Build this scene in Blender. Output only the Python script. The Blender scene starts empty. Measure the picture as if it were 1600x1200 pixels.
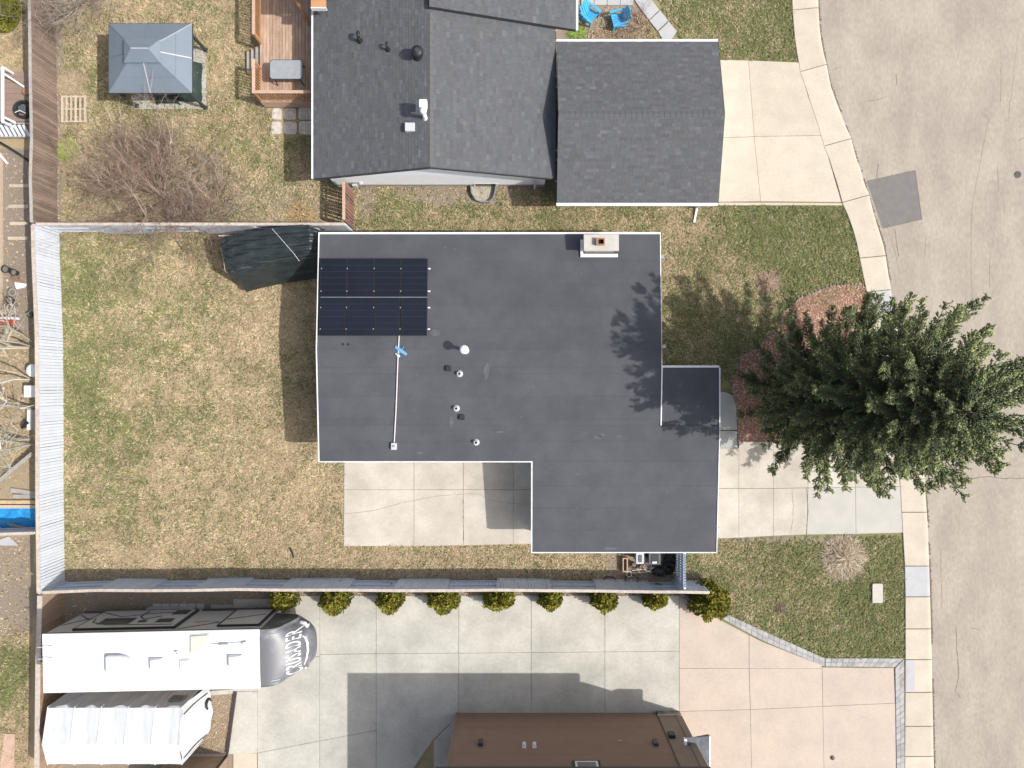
import bpy, math, random
import numpy as np
from mathutils import Vector, Matrix
random.seed(7); rng = np.random.default_rng(11)
C = bpy.context.scene.collection
scn = bpy.context.scene
R = math.radians

# ------------------------------------------------------------ camera, world, sun
HC, F = 34.0, 1111.0                      # drone height (m), focal length in photo pixels
cam_d = bpy.data.cameras.new('camera'); cam = bpy.data.objects.new('camera', cam_d); C.objects.link(cam)
cam.location = (0, 0, HC); cam.rotation_euler = (0, 0, 0)
cam_d.sensor_width = 36; cam_d.lens = 36*F/1600; cam_d.clip_end = 600; cam_d.clip_start = 0.5
scn.camera = cam
SUN = Vector((0.83, -0.25, 1.0)).normalized()
w = bpy.data.worlds.new('World'); scn.world = w; w.use_nodes = True
nt = w.node_tree; bg = nt.nodes['Background']
sky = nt.nodes.new('ShaderNodeTexSky'); sky.sky_type = 'NISHITA'; sky.sun_disc = False
sky.sun_elevation = math.asin(SUN.z); sky.sun_rotation = math.atan2(SUN.x, SUN.y)
sky.dust_density = 3.5; sky.air_density = .8; sky.ozone_density = .6
hs_ = nt.nodes.new('ShaderNodeHueSaturation'); hs_.inputs['Saturation'].default_value = .62      # hazy, paler sky
nt.links.new(sky.outputs[0], hs_.inputs['Color']); nt.links.new(hs_.outputs[0], bg.inputs[0]); bg.inputs[1].default_value = 0.14
sd = bpy.data.lights.new('sun', 'SUN'); sd.energy = 3.4; sd.angle = R(0.55); sd.color = (1, .955, .89)
so = bpy.data.objects.new('sun', sd); C.objects.link(so)
so.rotation_euler = SUN.to_track_quat('Z', 'Y').to_euler(); so.location = (30, -9, 40)
scn.view_settings.view_transform = 'Standard'; scn.view_settings.look = 'None'
scn.view_settings.exposure = 0.44; scn.view_settings.gamma = 1; scn.view_settings.use_curve_mapping = False

def P(x, y, h=0.0):
    """photo pixel at a known height -> point in the world"""
    s = (HC-h)/F
    return Vector(((x-800)*s, (600-y)*s, h))
def G(x, y): return P(x, y, 0)

# ------------------------------------------------------------ materials
MATS = {}
def mat(name, col, col2=None, scale=3.0, rough=.8, bump=0.0, bscale=60, rnd=0.0, metal=0.0, fine=0.0, fscale=45,
        stretch=(1, 1, 1), attr=None, spec=.4, detail=6, contrast=(.35, .65)):
    if name in MATS: return MATS[name]
    m = bpy.data.materials.new(name); m.use_nodes = True; t = m.node_tree; N = t.nodes; L = t.links
    b = N['Principled BSDF']; b.inputs['Roughness'].default_value = rough; b.inputs['Metallic'].default_value = metal
    b.inputs['Specular IOR Level'].default_value = spec
    geo = N.new('ShaderNodeNewGeometry'); mp = N.new('ShaderNodeMapping'); mp.inputs['Scale'].default_value = stretch
    L.new(geo.outputs['Position'], mp.inputs[0])
    out = None
    if attr:
        a = N.new('ShaderNodeAttribute'); a.attribute_name = attr; out = a.outputs['Color']
    else:
        rgb = N.new('ShaderNodeRGB'); rgb.outputs[0].default_value = (*col, 1); out = rgb.outputs[0]
    if col2:
        n = N.new('ShaderNodeTexNoise'); n.inputs['Scale'].default_value = scale; n.inputs['Detail'].default_value = detail
        n.inputs['Roughness'].default_value = .6
        L.new(mp.outputs[0], n.inputs['Vector'])
        r = N.new('ShaderNodeMapRange'); r.inputs[1].default_value = contrast[0]; r.inputs[2].default_value = contrast[1]
        L.new(n.outputs[0], r.inputs[0])
        mx = N.new('ShaderNodeMix'); mx.data_type = 'RGBA'; L.new(r.outputs[0], mx.inputs[0]); L.new(out, mx.inputs[6])
        mx.inputs[7].default_value = (*col2, 1); out = mx.outputs[2]
    if fine:
        n = N.new('ShaderNodeTexNoise'); n.inputs['Scale'].default_value = fscale; n.inputs['Detail'].default_value = 3
        L.new(mp.outputs[0], n.inputs['Vector'])
        r = N.new('ShaderNodeMapRange'); r.inputs[1].default_value = .3; r.inputs[2].default_value = .7
        r.inputs[3].default_value = 1-fine; r.inputs[4].default_value = 1+fine
        L.new(n.outputs[0], r.inputs[0])
        v = N.new('ShaderNodeVectorMath'); v.operation = 'SCALE'; L.new(out, v.inputs[0]); L.new(r.outputs[0], v.inputs['Scale']); out = v.outputs[0]
    if rnd:
        oi = N.new('ShaderNodeObjectInfo'); r = N.new('ShaderNodeMapRange')
        r.inputs[3].default_value = 1-rnd; r.inputs[4].default_value = 1+rnd
        L.new(oi.outputs['Random'], r.inputs[0])
        v = N.new('ShaderNodeVectorMath'); v.operation = 'SCALE'; L.new(out, v.inputs[0]); L.new(r.outputs[0], v.inputs['Scale']); out = v.outputs[0]
    L.new(out, b.inputs['Base Color'])
    if bump:
        n = N.new('ShaderNodeTexNoise'); n.inputs['Scale'].default_value = bscale; n.inputs['Detail'].default_value = 4
        L.new(mp.outputs[0], n.inputs['Vector'])
        bp = N.new('ShaderNodeBump'); bp.inputs['Strength'].default_value = bump; bp.inputs['Distance'].default_value = .02
        L.new(n.outputs[0], bp.inputs['Height']); L.new(bp.outputs[0], b.inputs['Normal'])
    MATS[name] = m
    return m

M_ground = mat('ground_soil_and_thatch', (.2, .16, .1), attr='Col', fine=.22, fscale=22, bump=.5, bscale=25, rough=1, spec=.1)
M_grass = mat('grass_blades', (.2, .2, .1), attr='Col', rough=.8, spec=.15)
M_litter = mat('dead_leaves', (.3, .2, .1), attr='Col', rough=.9, spec=.1)
M_conc = mat('pale_concrete', (.49, .455, .395), (.38, .35, .295), scale=.7, rough=.9, fine=.06, fscale=14, rnd=.045, bump=.15, bscale=80)
M_conc2 = mat('grey_green_concrete', (.46, .448, .40), (.35, .34, .305), scale=.6, rough=.9, fine=.07, fscale=9, rnd=.04, bump=.15, bscale=80)
M_walk = mat('warm_sidewalk_concrete', (.495, .44, .36), (.44, .39, .32), scale=1.2, rough=.9, fine=.06, fscale=14, rnd=.05, bump=.15, bscale=80)
M_newc = mat('new_pale_grey_concrete', (.41, .415, .425), (.37, .375, .385), scale=2, rough=.9, fine=.04)
M_newc2 = mat('lighter_grey_concrete', (.43, .415, .385), (.39, .38, .35), scale=1.5, rough=.9, fine=.04)
M_pink = mat('pink_tinted_concrete', (.465, .39, .325), (.415, .35, .295), scale=.8, rough=.9, fine=.05, fscale=11, rnd=.03, bump=.15, bscale=80)
M_grey = mat('smooth_grey_concrete', (.34, .35, .33), (.28, .29, .28), scale=1.2, rough=.85, fine=.06, rnd=.05)
M_road = mat('weathered_asphalt', (.36, .318, .265), (.285, .252, .212), scale=.45, rough=.95, fine=.10, fscale=5, stretch=(1.7, .8, 1), bump=.3, bscale=60, detail=9)
M_patch = mat('dark_patch_asphalt', (.175, .165, .155), (.15, .142, .138), scale=3, rough=.9, fine=.08, fscale=30)
M_crack = mat('dark_crack', (.13, .11, .09), (.2, .17, .13), scale=4, rough=1)
M_crackl = mat('fine_crack', (.22, .19, .15), (.3, .26, .2), scale=4, rough=1)
M_paver = mat('grey_pavers', (.36, .355, .35), (.28, .28, .28), scale=6, rough=.9, fine=.1, rnd=.15)
M_roof = mat('charcoal_membrane', (.060, .064, .075), (.077, .081, .092), scale=.8, rough=.8, fine=.05, fscale=12, rnd=.04, spec=.3)
M_dust = mat('pale_dust_marks', (.105, .11, .122), (.075, .079, .09), scale=5, rough=.9)
M_shing = mat('asphalt_shingles', (.1, .1, .1), attr='Col', rough=.9, fine=.12, fscale=70, spec=.2)
M_white = mat('white_metal', (.74, .74, .74), (.68, .68, .68), scale=3, rough=.45)
M_flash = mat('pale_metal_edge', (.62, .63, .63), (.5, .52, .52), scale=3, rough=.5)
M_siding = mat('white_siding', (.84, .87, .90), (.80, .83, .86), scale=2, rough=.6, rnd=.02)
M_brown = mat('brown_siding', (.28, .175, .12), (.25, .158, .11), scale=1.5, rough=.7, rnd=.04)
M_brown2 = mat('taupe_stucco', (.27, .20, .16), (.24, .175, .14), scale=2, rough=.8)
M_stone = mat('ledge_stone', (.30, .26, .20), (.2, .17, .13), scale=4, rough=.9, rnd=.35)
M_black = mat('black_metal', (.02, .02, .022), rough=.5)
M_blackr = mat('black_rubber', (.018, .018, .02), (.03, .03, .03), scale=10, rough=.75)
M_fgrey = mat('pale_blue_grey_boards', (.55, .585, .64), (.51, .545, .60), scale=2, rough=.8, rnd=.035, fine=.02)
M_fgreyd = mat('faded_blue_grey_boards', (.50, .56, .66), (.44, .50, .60), scale=3, rough=.75, rnd=.05, fine=.03)
M_fcap = mat('weathered_cap_rail', (.50, .44, .385), (.38, .33, .29), scale=5, rough=.85, rnd=.06, fine=.08, fscale=12)
M_fbrown = mat('weathered_brown_boards', (.235, .175, .14), (.165, .12, .095), scale=3, rough=.9, rnd=.22, fine=.12, fscale=25, stretch=(1, 1, .2))
M_ftan = mat('tan_stained_boards', (.36, .26, .18), (.28, .2, .14), scale=3, rough=.9, rnd=.1)
M_fred = mat('red_brown_boards', (.25, .14, .11), (.2, .11, .085), scale=3, rough=.9, rnd=.12)
M_deck = mat('worn_deck_boards', (.36, .245, .175), (.48, .38, .30), scale=2.5, rough=.85, rnd=.15, stretch=(3, .6, 1), fine=.12, fscale=20, contrast=(.45, .7))
M_cedar = mat('orange_cedar_wood', (.47, .255, .12), (.4, .22, .11), scale=4, rough=.8, rnd=.08)
M_rail = mat('pink_tan_rail_wood', (.50, .35, .26), (.42, .29, .21), scale=4, rough=.85, rnd=.06)
M_lumber = mat('raw_lumber', (.50, .37, .22), (.4, .3, .18), scale=4, rough=.85, rnd=.15)
M_gwood = mat('silver_grey_wood', (.36, .34, .31), (.28, .26, .24), scale=5, rough=.9, rnd=.12)
M_pallet = mat('pale_pallet_wood', (.50, .42, .33), (.42, .35, .27), scale=6, rough=.9, rnd=.12)
M_gaz = mat('slate_metal_roof', (.19, .225, .27), (.175, .21, .25), scale=1.5, rough=.38, metal=.25, fine=.02)
M_seam = mat('pale_seam_metal', (.52, .55, .58), rough=.35, metal=.4)
M_dark = mat('charcoal_metal', (.045, .05, .055), rough=.5)
M_tarp = mat('dark_green_black_tarp', (.017, .024, .027), (.026, .035, .038), scale=2, rough=.4, spec=.5, bump=.5, bscale=6)
M_green = mat('dark_green_cover', (.02, .04, .035), (.03, .05, .045), scale=4, rough=.5, bump=.6, bscale=8)
M_solar = mat('dark_blue_solar_glass', (.010, .0125, .021), (.0125, .0155, .025), scale=.7, rough=.22, rnd=.15, spec=.35)
M_terra = mat('terracotta', (.34, .19, .13), (.27, .13, .08), scale=6, rough=.85)
M_hole = mat('hole_depth_black', (.006, .006, .006), rough=1)  # near-black fill standing in for the dark depth of flue and vents
M_rvroof = mat('white_rubber_roof', (.66, .68, .70), (.63, .65, .67), scale=1.5, rough=.5)
M_rvside = mat('beige_grey_fibreglass', (.43, .40, .36), (.40, .37, .335), scale=2, rough=.35)
M_rvcap = mat('grey_gelcoat', (.12, .125, .14), (.25, .255, .275), scale=1.1, rough=.42, contrast=(.48, .7), spec=.45)
M_rvdark = mat('dark_brown_trim', (.05, .042, .04), rough=.4)
M_cream = mat('cream_skylight', (.66, .66, .50), (.58, .58, .43), scale=2, rough=.25)
M_letter = mat('white_lettering', (.78, .78, .78), rough=.4)
M_glass = mat('dark_glass', (.03, .035, .04), rough=.08, spec=.7)
M_fabric = mat('white_tent_fabric', (.56, .58, .60), (.52, .54, .56), scale=1.2, rough=.6, bump=.2, bscale=3)
M_blue = mat('bright_blue_plastic', (.07, .40, .70), (.06, .35, .64), scale=5, rough=.4)
M_btarp = mat('blue_tarp', (.02, .26, .60), (.08, .38, .72), scale=6, rough=.35, bump=.8, bscale=8, contrast=(.5, .7))
M_bluegl = mat('blue_foam', (.12, .30, .62), rough=.6)
M_pipe = mat('pinkish_conduit', (.62, .54, .54), rough=.6)
M_bark = mat('grey_brown_bark', (.16, .12, .09), (.1, .08, .06), scale=8, rough=.95)
M_needle = mat('spruce_foliage', (.05, .07, .03), attr='Col', rough=.65, spec=.3)
M_cedarf = mat('cedar_foliage', (.1, .12, .03), attr='Col', rough=.7, spec=.25)
M_twig = mat('bare_twigs', (.23, .175, .145), attr='Col', rough=.9, spec=.2)
M_galv = mat('galvanised_steel', (.33, .35, .36), (.25, .27, .28), scale=6, rough=.45, metal=.5)
M_tin = mat('light_grey_plastic', (.45, .47, .5), rough=.5)
M_bin = mat('dark_grey_plastic', (.07, .085, .1), (.09, .105, .12), scale=5, rough=.4)
M_table = mat('frosted_grey_glass', (.30, .32, .34), (.26, .28, .30), scale=4, rough=.2)
M_red = mat('dull_red', (.4, .09, .05), rough=.6)
M_found = mat('parged_foundation', (.40, .37, .31), (.34, .31, .26), scale=4, rough=.9)
M_stonee = mat('edging_stone', (.26, .23, .19), (.17, .15, .13), scale=7, rough=.95, rnd=.25)

# ------------------------------------------------------------ object helpers
def link(o, parent=None):
    C.objects.link(o)
    if parent: o.parent = parent
    return o
def tag(o, label=None, cat=None, group=None, kind=None):
    if label: o['label'] = label
    if cat: o['category'] = cat
    if group: o['group'] = group
    if kind: o['kind'] = kind
    return o
def thing(name, label, cat, loc=(0, 0, 0), rz=0, group=None):
    o = bpy.data.objects.new(name, None); C.objects.link(o); o.location = loc; o.rotation_euler = (0, 0, rz)
    o.empty_display_size = .2
    return tag(o, label, cat, group)
class MB:
    """collects geometry; world coordinates unless built for a local thing"""
    def __init__(s): s.v = []; s.f = []; s.c = []
    def add(s, vs, fs, col=None):
        n = len(s.v); s.v += [tuple(v) for v in vs]; s.f += [tuple(i+n for i in f) for f in fs]
        if col is not None: s.c += [col]*len(vs)
        return s
    def box(s, x0, y0, z0, x1, y1, z1, M=None, col=None):
        vs = [Vector(p) for p in ((x0, y0, z0), (x1, y0, z0), (x1, y1, z0), (x0, y1, z0), (x0, y0, z1), (x1, y0, z1), (x1, y1, z1), (x0, y1, z1))]
        if M: vs = [M @ v for v in vs]
        return s.add(vs, [(0, 3, 2, 1), (4, 5, 6, 7), (0, 1, 5, 4), (1, 2, 6, 5), (2, 3, 7, 6), (3, 0, 4, 7)], col)
    def prism(s, poly, z0, z1):
        a = sum(poly[i][0]*poly[(i+1) % len(poly)][1]-poly[(i+1) % len(poly)][0]*poly[i][1] for i in range(len(poly)))
        if a < 0: poly = poly[::-1]
        n = len(poly); f0 = (lambda p: z0(p) if callable(z0) else z0); f1 = (lambda p: z1(p) if callable(z1) else z1)
        vs = [(p[0], p[1], f0(p)) for p in poly]+[(p[0], p[1], f1(p)) for p in poly]
        fs = [tuple(range(n-1, -1, -1)), tuple(range(n, 2*n))]+[(i, (i+1) % n, n+(i+1) % n, n+i) for i in range(n)]
        return s.add(vs, fs)
    def bar(s, a, b, wx, wz=None, n=4, r2=None, col=None):
        """tapered bar / tube between two points"""
        a = Vector(a); b = Vector(b); d = (b-a).normalized()
        up = Vector((0, 0, 1)) if abs(d.z) < .95 else Vector((1, 0, 0))
        x = d.cross(up).normalized(); y = x.cross(d).normalized(); wz = wz or wx; k = (r2/wx) if r2 else 1
        off = math.pi/4 if n == 4 else 0; q = math.sqrt(2)/2*1.0 if n == 4 else .5
        vs = []
        for p, kk in ((a, 1), (b, k)):
            for i in range(n):
                t = off+2*math.pi*i/n
                vs.append(p+x*(math.cos(t)*wx*q*kk)+y*(math.sin(t)*wz*q*kk))
        fs = [tuple(range(n)), tuple(range(2*n-1, n-1, -1))]+[(i, n+i, n+(i+1) % n, (i+1) % n) for i in range(n)]
        return s.add(vs, fs, col)
    def path(s, pts, r, n=6, r2=None, col=None):
        pts = [Vector(p) for p in pts]
        m = len(pts); rings = []
        vs = []
        for i, p in enumerate(pts):
            d = (pts[min(i+1, m-1)]-pts[max(i-1, 0)]).normalized()
            up = Vector((0, 0, 1)) if abs(d.z) < .9 else Vector((1, 0, 0))
            x = d.cross(up).normalized(); y = x.cross(d)
            rr = r if r2 is None else r+(r2-r)*i/(m-1)
            vs += [p+x*math.cos(2*math.pi*k/n)*rr+y*math.sin(2*math.pi*k/n)*rr for k in range(n)]
        fs = [tuple(range(n)), tuple(range(m*n-1, (m-1)*n-1, -1))]
        for i in range(m-1):
            fs += [(i*n+k, (i+1)*n+k, (i+1)*n+(k+1) % n, i*n+(k+1) % n) for k in range(n)]
        return s.add(vs, fs, col)
    def lathe(s, prof, c=(0, 0, 0), n=16, col=None):
        """prof: list of (r, z) from bottom to top"""
        vs = []; fs = []
        for r, z in prof:
            vs += [(c[0]+r*math.cos(2*math.pi*k/n), c[1]+r*math.sin(2*math.pi*k/n), c[2]+z) for k in range(n)]
        for i in range(len(prof)-1):
            fs += [(i*n+k, i*n+(k+1) % n, (i+1)*n+(k+1) % n, (i+1)*n+k) for k in range(n)]
        fs += [tuple(range(n-1, -1, -1)), tuple(range((len(prof)-1)*n, len(prof)*n))]
        return s.add(vs, fs, col)
    def ring(s, c, r, t, n=20, axis='z', hgt=None):
        """torus with tube radius t"""
        m = 6; vs = []; fs = []; hgt = hgt or t
        for i in range(n):
            a = 2*math.pi*i/n
            for k in range(m):
                b = 2*math.pi*k/m; rr = r+t*math.cos(b); z = hgt*math.sin(b)
                p = (rr*math.cos(a), rr*math.sin(a), z)
                if axis == 'y': p = (p[0], p[2], p[1])
                if axis == 'x': p = (p[2], p[0], p[1])
                vs.append((c[0]+p[0], c[1]+p[1], c[2]+p[2]))
        for i in range(n):
            j = (i+1) % n
            fs += [(i*m+k, j*m+k, j*m+(k+1) % m, i*m+(k+1) % m) for k in range(m)]
        return s.add(vs, fs)
    def build(s, name, m, parent=None, smooth=False, kind=None, local=False, bevel=0):
        me = bpy.data.meshes.new(name); vs = s.v
        if parent and not local:
            p = parent; off = Vector((0, 0, 0))
            while p: off += p.location; p = p.parent
            vs = [(v[0]-off.x, v[1]-off.y, v[2]-off.z) for v in vs]
        me.from_pydata(vs, [], s.f); me.materials.append(m)
        if s.c and len(s.c) == len(vs):
            a = me.color_attributes.new('Col', 'FLOAT_COLOR', 'POINT')
            a.data.foreach_set('color', np.array([(*c, 1) for c in s.c], dtype=np.float32).ravel())
        if smooth: me.polygons.foreach_set('use_smooth', [True]*len(me.polygons))
        me.update()
        o = bpy.data.objects.new(name, me); link(o, parent)
        if bevel:
            b = o.modifiers.new('bevel', 'BEVEL'); b.width = bevel; b.segments = 1; b.limit_method = 'ANGLE'
        if kind: o['kind'] = kind
        return o
def npmesh(name, V, FA, col, m, parent=None, kind=None, smooth=False):
    """V (n,3), FA (k,3|4) numpy; col (n,3) linear"""
    me = bpy.data.meshes.new(name); k = FA.shape[1]
    if parent is not None: V = V-np.array(parent.matrix_basis.translation)[None, :]
    me.vertices.add(len(V)); me.vertices.foreach_set('co', V.astype(np.float32).ravel())
    me.loops.add(FA.size); me.loops.foreach_set('vertex_index', FA.astype(np.int32).ravel())
    me.polygons.add(len(FA)); me.polygons.foreach_set('loop_start', np.arange(0, FA.size, k, dtype=np.int32))
    me.polygons.foreach_set('loop_total', np.full(len(FA), k, dtype=np.int32))
    me.polygons.foreach_set('use_smooth', np.full(len(FA), bool(smooth)))
    me.update(calc_edges=True)
    if col is not None:
        a = me.color_attributes.new('Col', 'FLOAT_COLOR', 'POINT')
        a.data.foreach_set('color', np.c_[col, np.ones(len(col))].astype(np.float32).ravel())
    me.materials.append(m)
    o = bpy.data.objects.new(name, me); link(o, parent)
    if kind: o['kind'] = kind
    return o
UNIT = {}
def unit_box(m):
    if m.name not in UNIT:
        b = MB().box(-.5, -.5, -.5, .5, .5, .5); me = bpy.data.meshes.new('box_piece'); me.from_pydata(b.v, [], b.f)
        me.materials.append(m); UNIT[m.name] = me
    return UNIT[m.name]
def piece(name, m, parent, centre, size, rz=0, rx=0, ry=0):
    """one plank / slab: a shared box mesh placed under its thing (world coordinates)"""
    o = bpy.data.objects.new(name, unit_box(m)); link(o, parent)
    c = Vector(centre)
    if parent:
        p = parent; off = Vector((0, 0, 0))
        while p: off += p.location; p = p.parent
        c -= off
    o.location = c; o.scale = size; o.rotation_euler = (rx, ry, rz)
    return o
def lerp(a, b, t): return a+(b-a)*t

# value noise
_T = rng.random((256, 256))
def vnoise(x, y):
    xi = np.floor(x).astype(int); yi = np.floor(y).astype(int); fx = x-xi; fy = y-yi
    fx = fx*fx*(3-2*fx); fy = fy*fy*(3-2*fy)
    a = _T[xi % 256, yi % 256]; b = _T[(xi+1) % 256, yi % 256]; c = _T[xi % 256, (yi+1) % 256]; d = _T[(xi+1) % 256, (yi+1) % 256]
    return (a*(1-fx)+b*fx)*(1-fy)+(c*(1-fx)+d*fx)*fy
def fbm(x, y, o=4):
    s = 0; a = .5; t = 0
    for i in range(o): s = s+a*vnoise(x*2**i+17.3*i, y*2**i+5.1*i); t += a; a *= .55
    return s/t
def inpoly(px, py, poly):
    r = np.zeros(px.shape, bool); n = len(poly)
    for i in range(n):
        x0, y0 = poly[i]; x1, y1 = poly[(i+1) % n]
        if y0 == y1: continue
        c = ((y0 > py) != (y1 > py)) & (px < (x1-x0)*(py-y0)/(y1-y0)+x0); r ^= c
    return r
def gauss(px, py, x, y, sx, sy): return np.exp(-((px-x)/sx)**2-((py-y)/sy)**2)

# ------------------------------------------------------------ ground map (photo pixel space at ground level)
def green_soil(px, py):
    """greenness 0..1 of the turf and bare-soil share 0..1"""
    X = (px-800)*.0306; Y = (600-py)*.0306
    n1 = fbm(X*.55+40, Y*.55+11); n2 = fbm(X*1.6+9, Y*1.6+70); n3 = fbm(X*4+3, Y*4+50, 3)
    g = np.full(px.shape, .38)
    back = (px > 88) & (px < 545) & (py > 355) & (py < 915)
    g = np.where(back, .31+.26*gauss(px, py, 140, 600, 75, 260)+.22*gauss(px, py, 270, 540, 60, 150)+.25*gauss(px, py, 110, 390, 70, 60)
                 - .20*gauss(px, py, 440, 600, 75, 260)-.22*gauss(px, py, 240, 860, 150, 35)-.16*gauss(px, py, 230, 410, 90, 30)-.2*gauss(px, py, 500, 860, 120, 40)+.1*gauss(px, py, 180, 740, 60, 60), g)
    ss = (px > 540) & (px < 1065) & (py > 845) & (py < 915)
    g = np.where(ss, .2, g)
    nw = (px < 540) & (px > 85) & (py < 350)
    g = np.where(nw, .42+.2*gauss(px, py, 350, 230, 80, 80)-.15*gauss(px, py, 150, 160, 50, 80)+.15*gauss(px, py, 120, 40, 60, 50), g)
    st = (px > 540) & (px < 1080) & (py > 280) & (py < 372)
    g = np.where(st, .52+.15*gauss(px, py, 640, 320, 60, 20), g)
    fr = (px > 1030) & (py > 315) & (py < 710)
    g = np.where(fr, .74+.45*gauss(px, py, 1290, 370, 110, 70)+.3*gauss(px, py, 1200, 340, 70, 60)-.42*gauss(px, py, 1070, 380, 70, 60)-.2*gauss(px, py, 1190, 430, 35, 30), g)
    sf = (px > 1055) & (py > 830) & (py < 1040)
    g = np.where(sf, .74+.4*gauss(px, py, 1380, 980, 80, 80)+.2*gauss(px, py, 1390, 860, 40, 30)-.22*gauss(px, py, 1120, 870, 60, 30)+.1*gauss(px, py, 1250, 1000, 80, 40), g)
    tr = (px > 990) & (py < 110)
    g = np.where(tr, .78+.2*gauss(px, py, 1220, 60, 40, 60), g)
    wy = (px < 52)
    g = np.where(wy, .1+.85*gauss(px, py, 10, 1060, 40, 75)+.2*gauss(px, py, 20, 30, 30, 30), g)
    n0 = fbm(X*.28+3, Y*.28+8, 3); g = g+(n0-.5)*.7+(n1-.5)*.55+(n2-.5)*.35+(n3-.5)*.2
    s = np.zeros(px.shape)
    s += 1.1*((py > 285) & (py < 322) & (px > 548) & (px < 870))*np.clip((316-py+(n2-.5)*60+12*np.sin(px*.02))/12, 0, 1)
    s += .95*gauss(px, py, 570, 320, 22, 35)
    s += .55*gauss(px, py, 250, 320, 190, 38)*(nw)+.5*gauss(px, py, 450, 315, 60, 30)*nw
    s += 1.0*((px > 82) & (px < 100) & (py < 350))+.5*gauss(px, py, 130, 30, 60, 50)
    s += 1.1*((px < 52) & (py > 235) & (py < 520))+.9*((px < 52) & (py > 840) & (py < 990))+.35*((px < 52) & (py > 500) & (py < 840))
    s += 1.2*((py > 915) & (py < 965) & (px < 1070))+1.2*((px < 370) & (px > 58) & (py > 915))
    s += .55*gauss(px, py, 150, 740, 22, 26)*(n2 > .42)+.35*gauss(px, py, 215, 445, 30, 14)+.45*gauss(px, py, 165, 875, 60, 20)*(n2 > .45)
    s += .9*((px > 80) & (px < 96) & (py > 360) & (py < 905))*(n2 > .45)
    s += 1.0*gauss(px, py, 1200, 440, 26, 16)+.9*gauss(px, py, 1318, 872, 42, 38)+.8*gauss(px, py, 1219, 949, 10, 8)+.9*gauss(px, py, 1310, 981, 12, 8)
    s += .9*((py > 838) & (py < 848) & (px > 1120) & (px < 1330))*(n2 > .4)
    s += .7*((py > 893) & (py < 925) & (px > 60) & (px < 1110))
    s += .8*((px > 868) & (px < 1010) & (py < 68))+.9*((px > 945) & (px < 1062) & (py > 862) & (py < 908))
    return np.clip(g, 0, 1), np.clip(s+(n3-.5)*.5*(s > .1), 0, 1)
STRAW = np.array([(.475, .375, .235), (.53, .43, .285), (.42, .325, .205), (.36, .275, .175)])
GREEN = np.array([(.155, .175, .07), (.20, .215, .09), (.12, .14, .055), (.25, .24, .115)])
SOILC = np.array([.235, .195, .155])
# one sheet to the horizon: a fine grid in the middle, coarse outside
def axis(lo, hi, step):
    out = [-300, -150, -80, -45]
    return np.array([v for v in out if v < lo-2]+list(np.arange(lo, hi+step/2, step))+[-v for v in out[::-1] if -v > hi+2])
gx = axis(-27, 27, .16); gy = axis(-21, 21, .16)
XX, YY = np.meshgrid(gx, gy, indexing='ij'); pxx = 800+XX/.0306; pyy = 600-YY/.0306
g_, s_ = green_soil(pxx, pyy); g2 = np.clip((g_-.28)*1.7, 0, 1)[..., None]; s2 = s_[..., None]
colg = (STRAW[0]*.74*(1-g2)+GREEN[0]*.95*g2)*(1-s2)+SOILC*s2
ZZ = (vnoise(XX*.8, YY*.8)-.5)*.025*((abs(XX) < 27) & (abs(YY) < 21))-.012
nx, ny = XX.shape; idx = np.arange(nx*ny).reshape(nx, ny)
FA = np.stack([idx[:-1, :-1], idx[1:, :-1], idx[1:, 1:], idx[:-1, 1:]], -1).reshape(-1, 4)
npmesh('ground', np.stack([XX, YY, ZZ], -1).reshape(-1, 3), FA, colg.reshape(-1, 3), M_ground, kind='structure', smooth=True)

LAWNS = [
    ([(90, 362), (494, 362), (494, 722), (538, 722), (538, 853), (832, 853), (832, 846), (1062, 846), (1062, 906), (90, 906)], 620),
    ([(84, -30), (400, -30), (404, 168), (428, 170), (428, 214), (512, 214), (540, 290), (540, 348), (84, 348)], 560),
    ([(552, 290), (868, 290), (868, 305), (1125, 305), (1125, 322), (1316, 322), (1333, 366), (1352, 446), (1300, 446), (1250, 463), (1222, 487), (1222, 515), (1200, 530), (1160, 555), (1142, 592), (1120, 600), (1020, 600), (1020, 372), (552, 372)], 700),
    ([(1062, 845), (1120, 842), (1406, 837), (1413, 900), (1412, 1027), (1288, 1028), (1205, 991), (1130, 957), (1062, 915)], 760),
    ([(1012, -30), (1236, -30), (1238, 20), (1246, 96), (1120, 92), (1065, 70)], 760),
    ([(905, 12), (985, 12), (1040, 66), (905, 66)], 350),
    ([(-40, -30), (40, -30), (40, 105), (-40, 105)], 500),
    ([(-40, 500), (50, 500), (50, 720), (-40, 760)], 330),
    ([(-40, 842), (46, 842), (46, 1230), (-40, 1230)], 420),
    ([(62, 930), (365, 930), (365, 965), (62, 965)], 160),
]
bx_ = []; 
for poly, dens in LAWNS:
    pw = [((x-800)*.0306, (600-y)*.0306) for x, y in poly]
    x0 = min(p[0] for p in pw); x1 = max(p[0] for p in pw); y0 = min(p[1] for p in pw); y1 = max(p[1] for p in pw)
    n = int((x1-x0)*(y1-y0)*dens); q = rng.random((n, 2))*[x1-x0, y1-y0]+[x0, y0]
    k = inpoly(q[:, 0], q[:, 1], pw); bx_.append(q[k])
q = np.concatenate(bx_)
g_, s_ = green_soil(800+q[:, 0]/.0306, 600-q[:, 1]/.0306)
k = rng.random(len(q)) > s_*.9; q = q[k]; g_ = g_[k]; n = len(q)
nm_ = fbm(q[:, 0]*2.6+7, q[:, 1]*2.6+3, 3)
isg = rng.random(n) < np.clip(1/(1+np.exp(-(g_-.52+1.1*(nm_-.5))*4.6)), .05, .96)
tone = (.80+.42*fbm(q[:, 0]*1.3+60, q[:, 1]*1.3+20, 4))[:, None]
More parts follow.
